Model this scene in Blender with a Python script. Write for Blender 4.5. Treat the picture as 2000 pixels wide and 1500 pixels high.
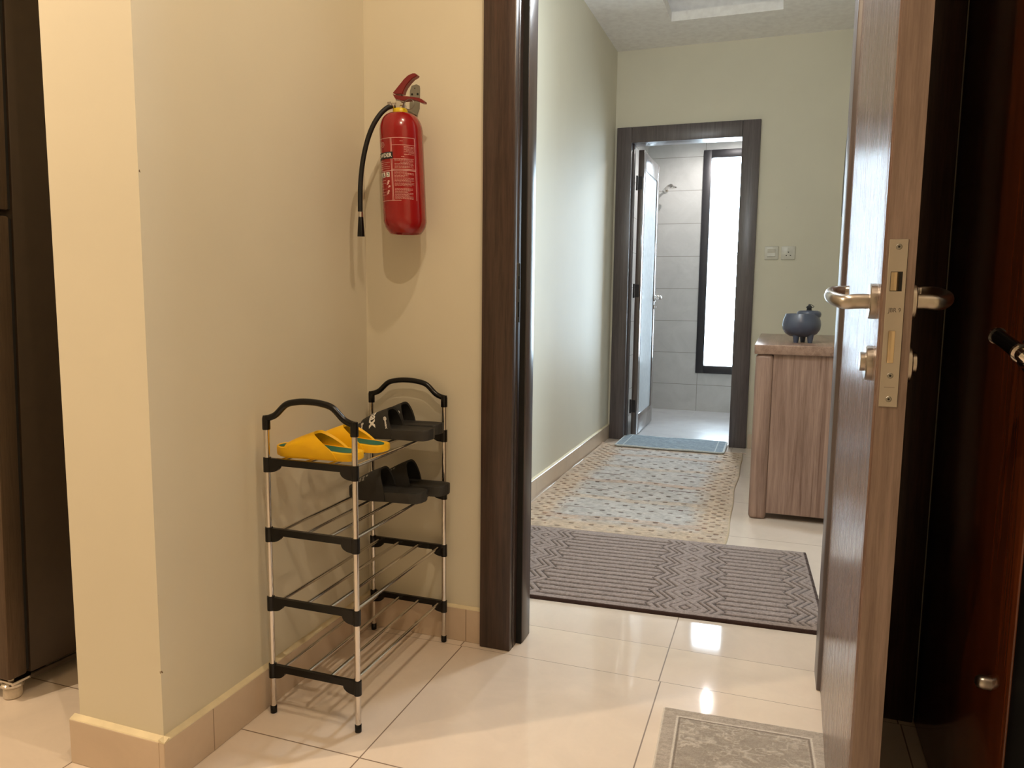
import bpy, bmesh, math, random
from mathutils import Vector, Matrix
random.seed(4)
PI = math.pi
sc = bpy.context.scene
for o in list(bpy.data.objects): bpy.data.objects.remove(o)
COL = sc.collection

# ------------------------------------------------------------------ camera
F_PX, PITCH, ROLL, YAW = 1465.44, -0.116037, 0.01142711, -0.3390888
fw = Vector((math.sin(YAW)*math.cos(PITCH), math.cos(YAW)*math.cos(PITCH), math.sin(PITCH)))
rt = fw.cross(Vector((0, 0, 1))).normalized(); up = rt.cross(fw)
r2 = rt*math.cos(ROLL) + up*math.sin(ROLL); u2 = up*math.cos(ROLL) - rt*math.sin(ROLL)
cam = bpy.data.cameras.new('camera'); co = bpy.data.objects.new('camera', cam); COL.objects.link(co)
M = Matrix((r2, u2, -fw)).transposed().to_4x4(); M.translation = Vector((0, 0, 1.0))
co.matrix_world = M
cam.sensor_fit = 'HORIZONTAL'; cam.sensor_width = 36; cam.lens = F_PX*36/2000; cam.clip_start = 0.02
sc.camera = co
# ------------------------------------------------------------------ world, exposure, large lights
sc.view_settings.view_transform = 'Standard'; sc.view_settings.look = 'None'
sc.view_settings.gamma = 1; sc.view_settings.use_curve_mapping = False
sc.view_settings.exposure = 0.35
w = bpy.data.worlds.new('daylight'); sc.world = w; w.use_nodes = True
bg = w.node_tree.nodes['Background']; bg.inputs[0].default_value = (0.80, 0.92, 1.0, 1); bg.inputs[1].default_value = 23.0

def area(name, loc, rot, sx, sy, power=0, col=(1, 1, 1), portal=False, disk=False, spread=None):
    l = bpy.data.lights.new(name, 'AREA'); l.shape = 'DISK' if disk else 'RECTANGLE'
    l.size = sx
    if not disk: l.size_y = sy
    l.energy = power; l.color = col
    if spread: l.spread = spread
    if portal:
        l.cycles.is_portal = True
    o = bpy.data.objects.new(name, l); o.location = loc; o.rotation_euler = rot; COL.objects.link(o)
    return o
area('bathroom_window_portal', (-0.40, 6.93, 1.31), (PI/2, 0, PI), 0.52, 1.86, portal=True)
area('added_room_window_portal', (2.47, 2.90, 1.425), (0, PI/2, 0), 1.05, 0.60, portal=True)
WARM = (1.0, 0.78, 0.54)
DOWN = [((-0.30, 1.10, 2.640), 25.0), ((-0.20, 0.40, 2.640), 30.0), ((-2.15, 0.35, 2.640), 80.0), ((-3.0, -0.7, 2.640), 50.0)]
BATHL = [((-0.42, 6.30, 2.440), 38.0)]
ADDED_LAMP_C = 25.0
COOLW = (1.0, 0.96, 0.92)

# ------------------------------------------------------------------ node helpers
def L(c):
    def f(v):
        v /= 255.0
        return v/12.92 if v <= 0.04045 else ((v+0.055)/1.055)**2.4
    return (f(c[0]), f(c[1]), f(c[2]), 1)
def newmat(name):
    m = bpy.data.materials.new(name); m.use_nodes = True
    nt = m.node_tree; b = nt.nodes['Principled BSDF']
    return m, nt, b
def N(nt, t, **k):
    n = nt.nodes.new(t)
    for a, v in k.items():
        if a.startswith('i_'): n.inputs[a[2:]].default_value = v
        else: setattr(n, a, v)
    return n
def lk(nt, a, b): nt.links.new(a, b)
def coords(nt, scale=(1, 1, 1), rot=(0, 0, 0), kind='Position'):
    mp = N(nt, 'ShaderNodeMapping')
    if kind == 'Position':
        g = N(nt, 'ShaderNodeNewGeometry'); lk(nt, g.outputs['Position'], mp.inputs[0])
    else:
        g = N(nt, 'ShaderNodeTexCoord'); lk(nt, g.outputs['Object'], mp.inputs[0])
    mp.inputs['Scale'].default_value = scale; mp.inputs['Rotation'].default_value = rot
    return mp.outputs[0]
def noise(nt, vec, scale, detail=3, rough=0.5, dist=0):
    n = N(nt, 'ShaderNodeTexNoise'); n.inputs['Scale'].default_value = scale; n.inputs['Detail'].default_value = detail
    n.inputs['Roughness'].default_value = rough; n.inputs['Distortion'].default_value = dist
    lk(nt, vec, n.inputs['Vector']); return n.outputs['Fac']
def ramp(nt, fac, stops):
    r = N(nt, 'ShaderNodeValToRGB'); e = r.color_ramp.elements
    while len(e) < len(stops): e.new(0.5)
    for k, (p, c) in enumerate(stops):
        e[k].position = p; e[k].color = c if len(c) == 4 else (*c, 1)
    lk(nt, fac, r.inputs[0]); return r.outputs[0]
def math_n(nt, op, a, b=None, c=None):
    n = N(nt, 'ShaderNodeMath', operation=op)
    for i, v in enumerate((a, b, c)):
        if v is None: continue
        if isinstance(v, (int, float)): n.inputs[i].default_value = v
        else: lk(nt, v, n.inputs[i])
    return n.outputs[0]
def mixc(nt, fac, a, b, blend='MIX'):
    n = N(nt, 'ShaderNodeMix', data_type='RGBA', blend_type=blend)
    for i, v in ((0, fac), (6, a), (7, b)):
        if isinstance(v, (int, float)): n.inputs[i].default_value = v
        elif isinstance(v, tuple): n.inputs[i].default_value = v
        else: lk(nt, v, n.inputs[i])
    return n.outputs[2]
def bump(nt, b, h, strength=0.2, dist=0.002):
    n = N(nt, 'ShaderNodeBump'); n.inputs['Strength'].default_value = strength; n.inputs['Distance'].default_value = dist
    lk(nt, h, n.inputs['Height']); lk(nt, n.outputs[0], b.inputs['Normal'])

def plain(name, c, rough=0.5, metal=0.0, coat=0.0, var=0.06, vs=30, bmp=0.0, spec=0.5):
    m, nt, b = newmat(name)
    v = coords(nt); f = noise(nt, v, vs, 3)
    c = L(c); lo = tuple(x*(1-var) for x in c[:3])+(1,); hi = tuple(min(1, x*(1+var)) for x in c[:3])+(1,)
    lk(nt, ramp(nt, f, [(0.3, lo), (0.7, hi)]), b.inputs['Base Color'])
    b.inputs['Roughness'].default_value = rough; b.inputs['Metallic'].default_value = metal
    b.inputs['Coat Weight'].default_value = coat; b.inputs['Coat Roughness'].default_value = 0.05
    b.inputs['Specular IOR Level'].default_value = spec
    if bmp: bump(nt, b, noise(nt, v, vs*8, 2), bmp, 0.001)
    return m
def wood(name, dark, light, rough=0.4, coat=0.0, scale=1.0, axis='Z', streak=None, coatr=0.1, kind='Position', bm=0.15, dens=60, rvar=0):
    m, nt, b = newmat(name)
    s = {'Z': (1, 1, 0.045), 'X': (0.045, 1, 1), 'Y': (1, 0.045, 1)}[axis]
    v = coords(nt, tuple(k*scale for k in s), kind=kind)
    a = noise(nt, v, dens, 5, 0.6, 0.3); a2 = noise(nt, v, dens*4.5, 3, 0.7)
    mx = math_n(nt, 'ADD', math_n(nt, 'MULTIPLY', a, 0.65), math_n(nt, 'MULTIPLY', a2, 0.35))
    col = ramp(nt, mx, [(0.36, L(dark)), (0.64, L(light))])
    if streak:
        vv = coords(nt, tuple(k*scale*(0.35 if k < 1 else 1) * (2.2 if k < 1 else 1) for k in s), kind=kind)
        k2 = noise(nt, vv, 16, 4, 0.55, 1.2)
        col = mixc(nt, ramp(nt, k2, [(0.60, (0, 0, 0)), (0.72, (1, 1, 1))]), col, L(streak))
    lk(nt, col, b.inputs['Base Color'])
    b.inputs['Roughness'].default_value = rough; b.inputs['Coat Weight'].default_value = coat; b.inputs['Coat Roughness'].default_value = coatr
    if rvar: lk(nt, math_n(nt, 'MULTIPLY_ADD', ramp(nt, mx, [(0.38, (0, 0, 0)), (0.62, (1, 1, 1))]), rvar, rough), b.inputs['Roughness'])
    bump(nt, b, mx, bm, 0.001)
    return m
def tiles(name, c, px, x0, py, y0, horiz=('X', 'Y'), rough=0.06, gw=0.0016, grout=(150, 130, 110), vein=0.1, coat=0.0, spec=0.5):
    m, nt, b = newmat(name)
    g = N(nt, 'ShaderNodeNewGeometry'); sp = N(nt, 'ShaderNodeSeparateXYZ'); lk(nt, g.outputs['Position'], sp.inputs[0])
    def line(ax, p, o):
        t = math_n(nt, 'DIVIDE', math_n(nt, 'SUBTRACT', sp.outputs[ax], o), p)
        fr = math_n(nt, 'FRACT', t); d = math_n(nt, 'MINIMUM', fr, math_n(nt, 'SUBTRACT', 1.0, fr))
        return math_n(nt, 'LESS_THAN', math_n(nt, 'MULTIPLY', d, p), gw), math_n(nt, 'FLOOR', t)
    gl, ids = [], []
    for ax, p, o in ((horiz[0], px, x0), (horiz[1], py, y0)):
        if p:
            a, f = line(ax, p, o); gl.append(a); ids.append(f)
    gm = gl[0] if len(gl) == 1 else math_n(nt, 'MAXIMUM', gl[0], gl[1])
    v = coords(nt); n1 = noise(nt, v, 5, 6, 0.62, 0.8); n2 = noise(nt, v, 90, 2, 0.5)
    c0 = L(c)
    lo = tuple(x*(1-vein) for x in c0[:3])+(1,); hi = tuple(min(1, x*(1+vein)) for x in c0[:3])+(1,)
    col = ramp(nt, n1, [(0.3, lo), (0.7, hi)])
    col = mixc(nt, math_n(nt, 'MULTIPLY', n2, 0.10), col, (c0[0]*0.7, c0[1]*0.7, c0[2]*0.7, 1))
    col = mixc(nt, gm, col, L(grout))
    lk(nt, col, b.inputs['Base Color'])
    lk(nt, math_n(nt, 'ADD', math_n(nt, 'MULTIPLY', gm, 0.5), rough), b.inputs['Roughness'])
    b.inputs['Coat Weight'].default_value = coat; b.inputs['Specular IOR Level'].default_value = spec
    bump(nt, b, math_n(nt, 'SUBTRACT', 1.0, gm), 0.3, 0.001)
    return m
def wallpaint(name, c):
    m, nt, b = newmat(name)
    v = coords(nt); n1 = noise(nt, v, 1.6, 4, 0.55); n2 = noise(nt, v, 180, 3, 0.6)
    c = L(c); lo = tuple(x*0.955 for x in c[:3])+(1,); hi = tuple(min(1, x*1.03) for x in c[:3])+(1,)
    col = ramp(nt, n1, [(0.3, lo), (0.7, hi)])
    vs = coords(nt, (1, 1, 0.7)); vo = N(nt, 'ShaderNodeTexVoronoi'); vo.inputs['Scale'].default_value = 5.0; lk(nt, vs, vo.inputs['Vector'])
    sp = ramp(nt, vo.outputs['Distance'], [(0.012, (1, 1, 1)), (0.03, (0, 0, 0))])
    col = mixc(nt, math_n(nt, 'MULTIPLY', sp, 0.25), col, tuple(x*0.75 for x in c[:3])+(1,))
    lk(nt, col, b.inputs['Base Color']); b.inputs['Roughness'].default_value = 0.55
    b.inputs['Specular IOR Level'].default_value = 0.3
    bump(nt, b, n2, 0.12, 0.0006)
    return m

PAINT = wallpaint('cream_wall_paint', (219, 212, 192))
CEIL = plain('white_ceiling_paint', (250, 245, 242), 0.7)
BASE = tiles('glossy_beige_skirting_tile', (210, 190, 168), 0.5665, -0.245, 0.5665, 1.243, rough=0.10, gw=0.0012, vein=0.05)
BTOP = plain('cream_sealant', (226, 212, 178), 0.5)
FLOOR_A = tiles('polished_beige_floor_tile', (232, 217, 201), 0.5665, -0.245, 0.563, 1.332, rough=0.045, grout=(135, 116, 98), vein=0.05)
FLOOR_B = tiles('polished_beige_threshold_tile', (232, 217, 201), 0.5665, -0.25, 0, 0, rough=0.045, grout=(135, 116, 98), vein=0.05)
FLOOR_C = tiles('polished_beige_corridor_tile', (226, 211, 197), 0.5665, -0.25, 0.5665, 2.095, rough=0.06, grout=(135, 116, 98), vein=0.05)
FLOOR_D = tiles('grey_bathroom_floor_tile', (190, 190, 192), 0.60, -0.66, 0.30, 5.94, rough=0.25, grout=(150, 148, 146), vein=0.07)
BATHW = tiles('grey_beige_stone_wall_tile', (184, 182, 180), 0.585, -0.66, 0.284, 0.235, horiz=('X', 'Z'), rough=0.4, grout=(138, 134, 128), vein=0.09, gw=0.0022)
BATHS = tiles('grey_beige_stone_side_tile', (184, 182, 180), 0.585, 5.4, 0.284, 0.235, horiz=('Y', 'Z'), rough=0.4, grout=(138, 134, 128), vein=0.09, gw=0.0022)
FRAME = wood('dark_brown_frame_wood', (46, 33, 29), (78, 59, 51), 0.30, 0.0, dens=80)
FRAME2 = wood('dark_grey_brown_frame_wood', (78, 70, 70), (104, 95, 95), 0.32, 0.0)
LEAFW = wood('brown_gloss_door_laminate', (84, 64, 54), (128, 104, 92), 0.13, 0.0, dens=110, bm=0.7, rvar=0.22)
LEDGE = wood('brown_matt_door_lipping', (104, 86, 77), (136, 117, 107), 0.5, 0.0, dens=90)
CABW = wood('weathered_oak_laminate', (128, 102, 90), (168, 140, 126), 0.42, 0.05, dens=42, streak=(92, 60, 48))
CABT = wood('weathered_oak_top_laminate', (128, 102, 88), (166, 138, 122), 0.30, 0.1, dens=42, axis='Y', streak=(110, 80, 66))
REDW = wood('dark_red_brown_gloss_wood', (84, 44, 24), (122, 62, 32), 0.14, 0.0, dens=50, bm=0.03)
BLACKP = plain('black_plastic', (11, 10, 10), 0.25, spec=0.35)
RUBBER = plain('black_rubber_seal', (10, 10, 10), 0.6)
CHROME = plain('polished_chrome_tube', (215, 210, 205), 0.13, 1.0, var=0.02)
NICKEL = plain('satin_nickel', (178, 172, 166), 0.28, 1.0, var=0.03)
BRASS = plain('worn_brass', (196, 178, 150), 0.25, 1.0, var=0.05)
STEEL = plain('zinc_plated_steel', (150, 148, 142), 0.38, 1.0)
FRIDGE = wood('dark_bronze_brushed_steel', (84, 70, 58), (100, 84, 70), 0.36, 0.0, dens=220, bm=0.05, kind='Object')
FRIDGE.node_tree.nodes['Principled BSDF'].inputs['Metallic'].default_value = 0.75
FRSIDE = plain('dark_brown_painted_steel', (60, 48, 36), 0.38, 0.2)
REDP = plain('red_gloss_enamel', (146, 3, 8), 0.22, coat=0.4, var=0.03)
REDD = plain('dark_red_lever_paint', (118, 8, 18), 0.3, coat=0.3, var=0.06)
YELP = plain('yellow_plastic_collar', (225, 195, 20), 0.4)
WHITEINK = plain('pale_pink_white_ink', (226, 178, 172), 0.5)
WHITEP = plain('white_print', (235, 232, 225), 0.5)
BLACKINK = plain('black_ink', (22, 26, 32), 0.45)
YEL = plain('yellow_foam_rubber', (255, 196, 8), 0.5, var=0.03, bmp=0.05)
TEAL = plain('teal_foam_footbed', (34, 112, 92), 0.6, bmp=0.1, vs=60)
SLIP = plain('charcoal_foam_rubber', (46, 45, 43), 0.62, var=0.1, vs=50, bmp=0.15)
SLIPU = plain('black_fabric_strap', (40, 39, 37), 0.75, var=0.12, vs=60, bmp=0.2)
SWITCH = plain('cream_white_switch_plastic', (208, 203, 190), 0.3)
DARKHOLE = plain('dark_socket_hole', (12, 12, 12), 0.7)
POT = plain('blue_grey_glazed_metal', (66, 74, 94), 0.32, 0.0, coat=0.4)
POTD = plain('dark_gunmetal_finial', (34, 34, 38), 0.35, 0.3)
WINF = plain('dark_bronze_aluminium', (48, 45, 48), 0.4, 0.3)
FOOTP = plain('translucent_white_foot_plastic', (214, 200, 182), 0.35, var=0.1, vs=90)
BATHDOOR = wood('grey_brown_gloss_bath_door', (86, 76, 72), (112, 100, 95), 0.22, 0.6, dens=90)
BATHPAN = plain('frosted_glass_door_panel', (196, 206, 214), 0.14, 0.0, coat=0.6)
MATB = None

def glass_mat():
    m = bpy.data.materials.new('clear_window_glass'); m.use_nodes = True; nt = m.node_tree; nt.nodes.clear()
    o = N(nt, 'ShaderNodeOutputMaterial'); t = N(nt, 'ShaderNodeBsdfTransparent'); t.inputs[0].default_value = (0.93, 0.97, 1, 1)
    g = N(nt, 'ShaderNodeBsdfGlossy'); g.inputs['Roughness'].default_value = 0.03
    fr = N(nt, 'ShaderNodeFresnel'); fr.inputs[0].default_value = 1.45
    mx = N(nt, 'ShaderNodeMixShader'); lk(nt, fr.outputs[0], mx.inputs[0]); lk(nt, t.outputs[0], mx.inputs[1]); lk(nt, g.outputs[0], mx.inputs[2]); lk(nt, mx.outputs[0], o.inputs[0])
    return m
GLASS = glass_mat()
def emis(name, c, s):
    m = bpy.data.materials.new(name); m.use_nodes = True; nt = m.node_tree; nt.nodes.clear()
    o = N(nt, 'ShaderNodeOutputMaterial'); e = N(nt, 'ShaderNodeEmission'); e.inputs[0].default_value = (*c, 1); e.inputs[1].default_value = s
    lk(nt, e.outputs[0], o.inputs[0]); return m

# ------------------------------------------------------------------ mesh helpers
def org_of(o):
    p = Vector((0, 0, 0))
    while o: p += o.location; o = o.parent
    return p
def obj(name, bm, mat, parent=None, loc=None, smooth=None, local=False):
    """link a bmesh as one mesh object; verts are given in world coordinates unless local"""
    me = bpy.data.meshes.new(name)
    o = bpy.data.objects.new(name, me); COL.objects.link(o)
    if parent: o.parent = parent
    if loc is None:
        if local: loc = Vector((0, 0, 0))
        else:
            c = [v.co for v in bm.verts]
            cx = (min(v.x for v in c)+max(v.x for v in c))/2; cy = (min(v.y for v in c)+max(v.y for v in c))/2
            loc = Vector((cx, cy, min(v.z for v in c))) - (org_of(parent) if parent else Vector((0, 0, 0)))
    o.location = loc
    if not local:
        d = org_of(o)
        for v in bm.verts: v.co -= d
    bm.normal_update(); bm.to_mesh(me); bm.free()
    for m in (mat if isinstance(mat, (list, tuple)) else [mat]): me.materials.append(m)
    if smooth is not None:
        for p in me.polygons: p.use_smooth = True
        me.set_sharp_from_angle(angle=math.radians(smooth))
    return o
def thing(name, label, cat, loc, group=None, rot=(0, 0, 0)):
    o = bpy.data.objects.new(name, None); COL.objects.link(o); o.location = loc; o.rotation_euler = rot
    o.empty_display_size = 0.05; o['label'] = label; o['category'] = cat
    if group: o['group'] = group
    return o
def tag(o, label, cat, group=None):
    o['label'] = label; o['category'] = cat
    if group: o['group'] = group
    return o
def struct(o, label=None):
    o['kind'] = 'structure'
    if label: o['label'] = label
    return o
def box(bm, x0, x1, y0, y1, z0, z1, bev=0, seg=2, mi=0):
    r = bmesh.ops.create_cube(bm, size=1); vs = r['verts']
    for v in vs:
        v.co = Vector(((x0+x1)/2+v.co.x*(x1-x0), (y0+y1)/2+v.co.y*(y1-y0), (z0+z1)/2+v.co.z*(z1-z0)))
    fs = set(f for v in vs for f in v.link_faces)
    for f in fs: f.material_index = mi
    if bev:
        es = list(set(e for v in vs for e in v.link_edges))
        bmesh.ops.bevel(bm, geom=es, offset=bev, segments=seg, affect='EDGES', profile=0.5)
    return bm
def B(*a, **k):
    bm = bmesh.new(); box(bm, *a, **k); return bm
def prism(bm, pts, axis, a, b, mi=0):
    """extrude a 2D outline (list of (u,v)) along axis between a and b"""
    def P(u, v, t):
        return {'Y': (u, t, v), 'X': (t, u, v), 'Z': (u, v, t)}[axis]
    va = [bm.verts.new(P(u, v, a)) for u, v in pts]; vb = [bm.verts.new(P(u, v, b)) for u, v in pts]
    n = len(pts); fs = [bm.faces.new(va), bm.faces.new(list(reversed(vb)))]
    for i in range(n): fs.append(bm.faces.new((va[i], vb[i], vb[(i+1) % n], va[(i+1) % n])))
    for f in fs: f.material_index = mi
    bmesh.ops.recalc_face_normals(bm, faces=fs)
    return bm
def tube(bm, pts, r, seg=12, closed=False, flat=1.0, up=None, mi=0, caps=True):
    pts = [Vector(p) for p in pts]; n = len(pts); rings = []
    rr = r if isinstance(r, (list, tuple)) else [r]*n
    ref = Vector(up) if up else None
    for i, p in enumerate(pts):
        if closed: t = (pts[(i+1) % n]-pts[i-1])
        else: t = pts[min(i+1, n-1)]-pts[max(i-1, 0)]
        t.normalize()
        a = ref if ref else (Vector((0, 0, 1)) if abs(t.z) < 0.9 else Vector((1, 0, 0)))
        if ref is None and i: a = prev
        b_ = t.cross(a).normalized(); a_ = b_.cross(t).normalized(); prev = a_
        rings.append([bm.verts.new(p + (b_*math.cos(2*PI*k/seg)*flat + a_*math.sin(2*PI*k/seg))*rr[i]) for k in range(seg)])
    m = n if closed else n-1
    fs = []
    for i in range(m):
        A, Bq = rings[i], rings[(i+1) % n]
        for k in range(seg): fs.append(bm.faces.new((A[k], A[(k+1) % seg], Bq[(k+1) % seg], Bq[k])))
    if not closed and caps:
        fs.append(bm.faces.new(list(reversed(rings[0])))); fs.append(bm.faces.new(rings[-1]))
    for f in fs: f.material_index = mi
    bmesh.ops.recalc_face_normals(bm, faces=fs)
    return bm
def lathe(bm, prof, c, seg=32, axis='Z', mi=0):
    """prof: list of (radius, t) along axis from point c"""
    c = Vector(c); rings = []
    for r, t in prof:
        ring = []
        for k in range(seg):
            a = 2*PI*k/seg
            if axis == 'Z': p = Vector((r*math.cos(a), r*math.sin(a), t))
            elif axis == 'Y': p = Vector((r*math.cos(a), t, r*math.sin(a)))
            else: p = Vector((t, r*math.cos(a), r*math.sin(a)))
            ring.append(bm.verts.new(c+p))
        rings.append(ring)
    fs = []
    for i in range(len(rings)-1):
        for k in range(seg): fs.append(bm.faces.new((rings[i][k], rings[i][(k+1) % seg], rings[i+1][(k+1) % seg], rings[i+1][k])))
    fs.append(bm.faces.new(rings[0])); fs.append(bm.faces.new(rings[-1]))
    for f in fs: f.material_index = mi
    bmesh.ops.recalc_face_normals(bm, faces=fs)
    return bm
def smoothpath(ctrl, n=8):
    P = [Vector(p) for p in ctrl]; out = []
    for i in range(len(P)-1):
        p0, p1, p2, p3 = P[max(i-1, 0)], P[i], P[i+1], P[min(i+2, len(P)-1)]
        for k in range(n):
            t = k/n
            out.append(0.5*((2*p1)+(-p0+p2)*t+(2*p0-5*p1+4*p2-p3)*t*t+(-p0+3*p1-3*p2+p3)*t**3))
    out.append(P[-1]); return out
def textbm(s, size, extrude=0.0, bold=0.0):
    c = bpy.data.curves.new('t', 'FONT'); c.body = s; c.size = size; c.align_x = 'CENTER'; c.align_y = 'CENTER'; c.resolution_u = 3; c.offset = bold
    o = bpy.data.objects.new('t', c); COL.objects.link(o)
    dg = bpy.context.evaluated_depsgraph_get(); dg.update()
    me = bpy.data.meshes.new_from_object(o.evaluated_get(dg)); bm = bmesh.new(); bm.from_mesh(me)
    bpy.data.objects.remove(o); bpy.data.curves.remove(c); bpy.data.meshes.remove(me)
    bmesh.ops.triangulate(bm, faces=bm.faces)
    return bm

# ================================================================== THE SETTING
CH = 2.655      # ceiling height
bm = B(-3.7, 0.50, -2.7, 1.895, -0.05, 0.0); box(bm, -3.7, -1.365, 1.895, 2.2, -0.05, 0.0)
struct(obj('floor', bm, FLOOR_A), 'polished beige tile floor of the entrance lobby')
struct(obj('floor', B(-1.365, 0.50, 1.895, 2.095, -0.05, 0.0), FLOOR_B), 'narrow strip of beige tile across the doorway')
struct(obj('floor', B(-1.2, 0.50, 2.095, 5.30, -0.05, 0.0), FLOOR_C), 'polished beige tile floor of the corridor')
struct(obj('floor', B(-1.2, 0.50, 5.30, 6.95, -0.05, 0.0), FLOOR_D), 'grey tile floor of the bathroom')
# lobby ceiling, split in front of the wall so the corridor tray can be cut out
struct(obj('ceiling', B(-3.7, 0.50, -2.7, 2.04, CH, CH+0.1), CEIL), 'lobby ceiling')
bm = bmesh.new()
TX0, TX1, TY0, TY1 = -0.695, -0.06, 3.95, 4.78
for a in ((-1.2, TX0, 2.04, 5.30), (TX1, 0.50, 2.04, 5.30), (TX0, TX1, 2.04, TY0), (TX0, TX1, TY1, 5.30)):
    box(bm, *a, CH, CH+0.055)
struct(obj('ceiling', bm, CEIL), 'corridor ceiling with recessed tray')
bm = bmesh.new()
for a in ((TX0-0.1, TX0-0.08, TY0-0.1, TY1+0.1), (TX1+0.08, TX1+0.1, TY0-0.1, TY1+0.1), (TX0-0.1, TX1+0.1, TY0-0.1, TY0-0.08), (TX0-0.1, TX1+0.1, TY1+0.08, TY1+0.1)):
    box(bm, *a, CH+0.055, CH+0.20)
box(bm, TX0-0.1, TX1+0.1, TY0-0.1, TY1+0.1, CH+0.20, CH+0.22)
struct(obj('ceiling', bm, CEIL), 'upper box of the recessed ceiling tray')
struct(obj('ceiling', B(-1.2, 0.50, 5.36, 6.95, 2.45, 2.5), CEIL), 'bathroom ceiling')

# pier / long wall on the left with the chipped corner
bm = B(-1.362, -1.136, 1.117, 1.935, 0, CH)
struct(obj('wall_left', bm, PAINT), 'cream wall end and its long side face')
bm = B(-3.6, -0.70, 1.935, 2.02, 0, CH)
struct(obj('wall_back', bm, PAINT), 'cream wall behind the fire extinguisher')
struct(obj('wall_back', B(0.20, 0.50, 1.935, 2.02, 0, CH), PAINT), 'cream wall right of the doorway')
struct(obj('wall_back', B(-0.70, 0.20, 1.935, 2.02, 2.16, CH), PAINT), 'cream wall above the doorway')
# lobby walls outside the frame
struct(obj('wall_right', B(0.35, 0.45, -2.6, 1.0, 0, CH), PAINT), 'right wall of the lobby')
struct(obj('wall_front', B(-3.6, 0.45, -2.7, -2.6, 0, CH), PAINT), 'lobby wall behind the camera')
struct(obj('wall_far_left', B(-3.7, -3.6, -2.7, 2.02, 0, CH), PAINT), 'far left wall of the kitchen')
# corridor walls
struct(obj('wall_corridor_left', B(-1.2, -1.116, 2.02, 5.36, 0, CH), PAINT), 'left wall of the corridor')
bm = bmesh.new()
for a in ((0.35, 0.50, 2.02, 2.44, 0, CH), (0.35, 0.50, 3.36, 5.36, 0, CH), (0.35, 0.50, 2.44, 3.36, 2.10, CH)): box(bm, *a)
struct(obj('wall_corridor_right', bm, PAINT), 'right wall of the corridor')
WT = 0.12; YB = 5.24
bm = bmesh.new()
for a in ((-1.116, -1.045, YB, YB+WT, 0, CH), (-0.225, 0.35, YB, YB+WT, 0, CH), (-1.045, -0.225, YB, YB+WT, 2.10, CH)): box(bm, *a)
struct(obj('wall_corridor_end', bm, PAINT), 'end wall of the corridor around the bathroom door')
# bathroom
struct(obj('wall_bathroom_left', B(-1.25, -1.16, YB+WT, 6.84, 0, 2.5), BATHS))
struct(obj('wall_bathroom_right', B(0.35, 0.42, YB+WT, 6.84, 0, 2.5), BATHS))
WX0, WX1, WZ0, WZ1 = -0.676, -0.13, 0.342, 2.273
bm = bmesh.new()
for a in ((-1.25, WX0, 6.84, 6.95, 0, 2.5), (WX1, 0.42, 6.84, 6.95, 0, 2.5), (WX0, WX1, 6.84, 6.95, 0, WZ0), (WX0, WX1, 6.84, 6.95, WZ1, 2.5)): box(bm, *a)
struct(obj('wall_bathroom_end', bm, BATHW), 'grey tiled bathroom wall with slit window')

# window_1: the tall slit in the bathroom
def window(name, label, X0, X1, Z0, Z1, y0, y1, fwid, mat, parts=True):
    t = thing(name, label, 'window', ((X0+X1)/2, (y0+y1)/2, Z0)); struct(t)
    bm = bmesh.new()
    box(bm, X0, X0+fwid, y0, y1, Z0, Z1, 0.004); box(bm, X1-fwid, X1, y0, y1, Z0, Z1, 0.004)
    box(bm, X0+fwid, X1-fwid, y0, y1, Z0, Z0+fwid, 0.004); box(bm, X0+fwid, X1-fwid, y0, y1, Z1-fwid, Z1, 0.004)
    obj('window_frame', bm, mat, t, smooth=30)
    obj('window_pane', B(X0+fwid, X1-fwid, (y0+y1)/2-0.003, (y0+y1)/2+0.003, Z0+fwid, Z1-fwid), GLASS, t)
    del t['category']
    return t
window('window_1', 'tall narrow dark-framed bathroom window full of daylight', WX0, WX1, WZ0, WZ1, 6.825, 6.90, 0.068, WINF)
# unseen side room with window, added to send daylight into the corridor
struct(obj('floor', B(0.50, 2.40, 1.9, 3.9, -0.05, 0.0), FLOOR_C), 'tile floor of the added, unseen side room')
struct(obj('ceiling', B(0.50, 2.50, 1.8, 4.0, CH, CH+0.1), CEIL), 'ceiling of the added, unseen side room')
struct(obj('wall_added_room_near', B(0.50, 2.50, 1.8, 1.9, 0, CH), PAINT)); struct(obj('wall_added_room_far', B(0.50, 2.50, 3.9, 4.0, 0, CH), PAINT))
bm = bmesh.new()
for a in ((2.40, 2.50, 1.9, 2.60, 0, CH), (2.40, 2.50, 3.20, 3.9, 0, CH), (2.40, 2.50, 2.60, 3.20, 0, 0.90), (2.40, 2.50, 2.60, 3.20, 1.95, CH)): box(bm, *a)
struct(obj('wall_added_room_window', bm, PAINT))
t = thing('added_window_2', 'wide unseen window of the side room, added for corridor daylight', 'window', (2.43, 2.90, 0.90)); struct(t); del t['category']
bm = bmesh.new()
for a in ((2.60, 2.65, 0.90, 1.95), (3.15, 3.20, 0.90, 1.95), (2.65, 3.15, 0.90, 0.95), (2.65, 3.15, 1.90, 1.95)): box(bm, 2.40, 2.46, a[0], a[1], a[2], a[3], 0.003)
obj('window_frame', bm, WINF, t); obj('window_pane', B(2.427, 2.433, 2.65, 3.15, 0.95, 1.90), GLASS, t)

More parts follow.
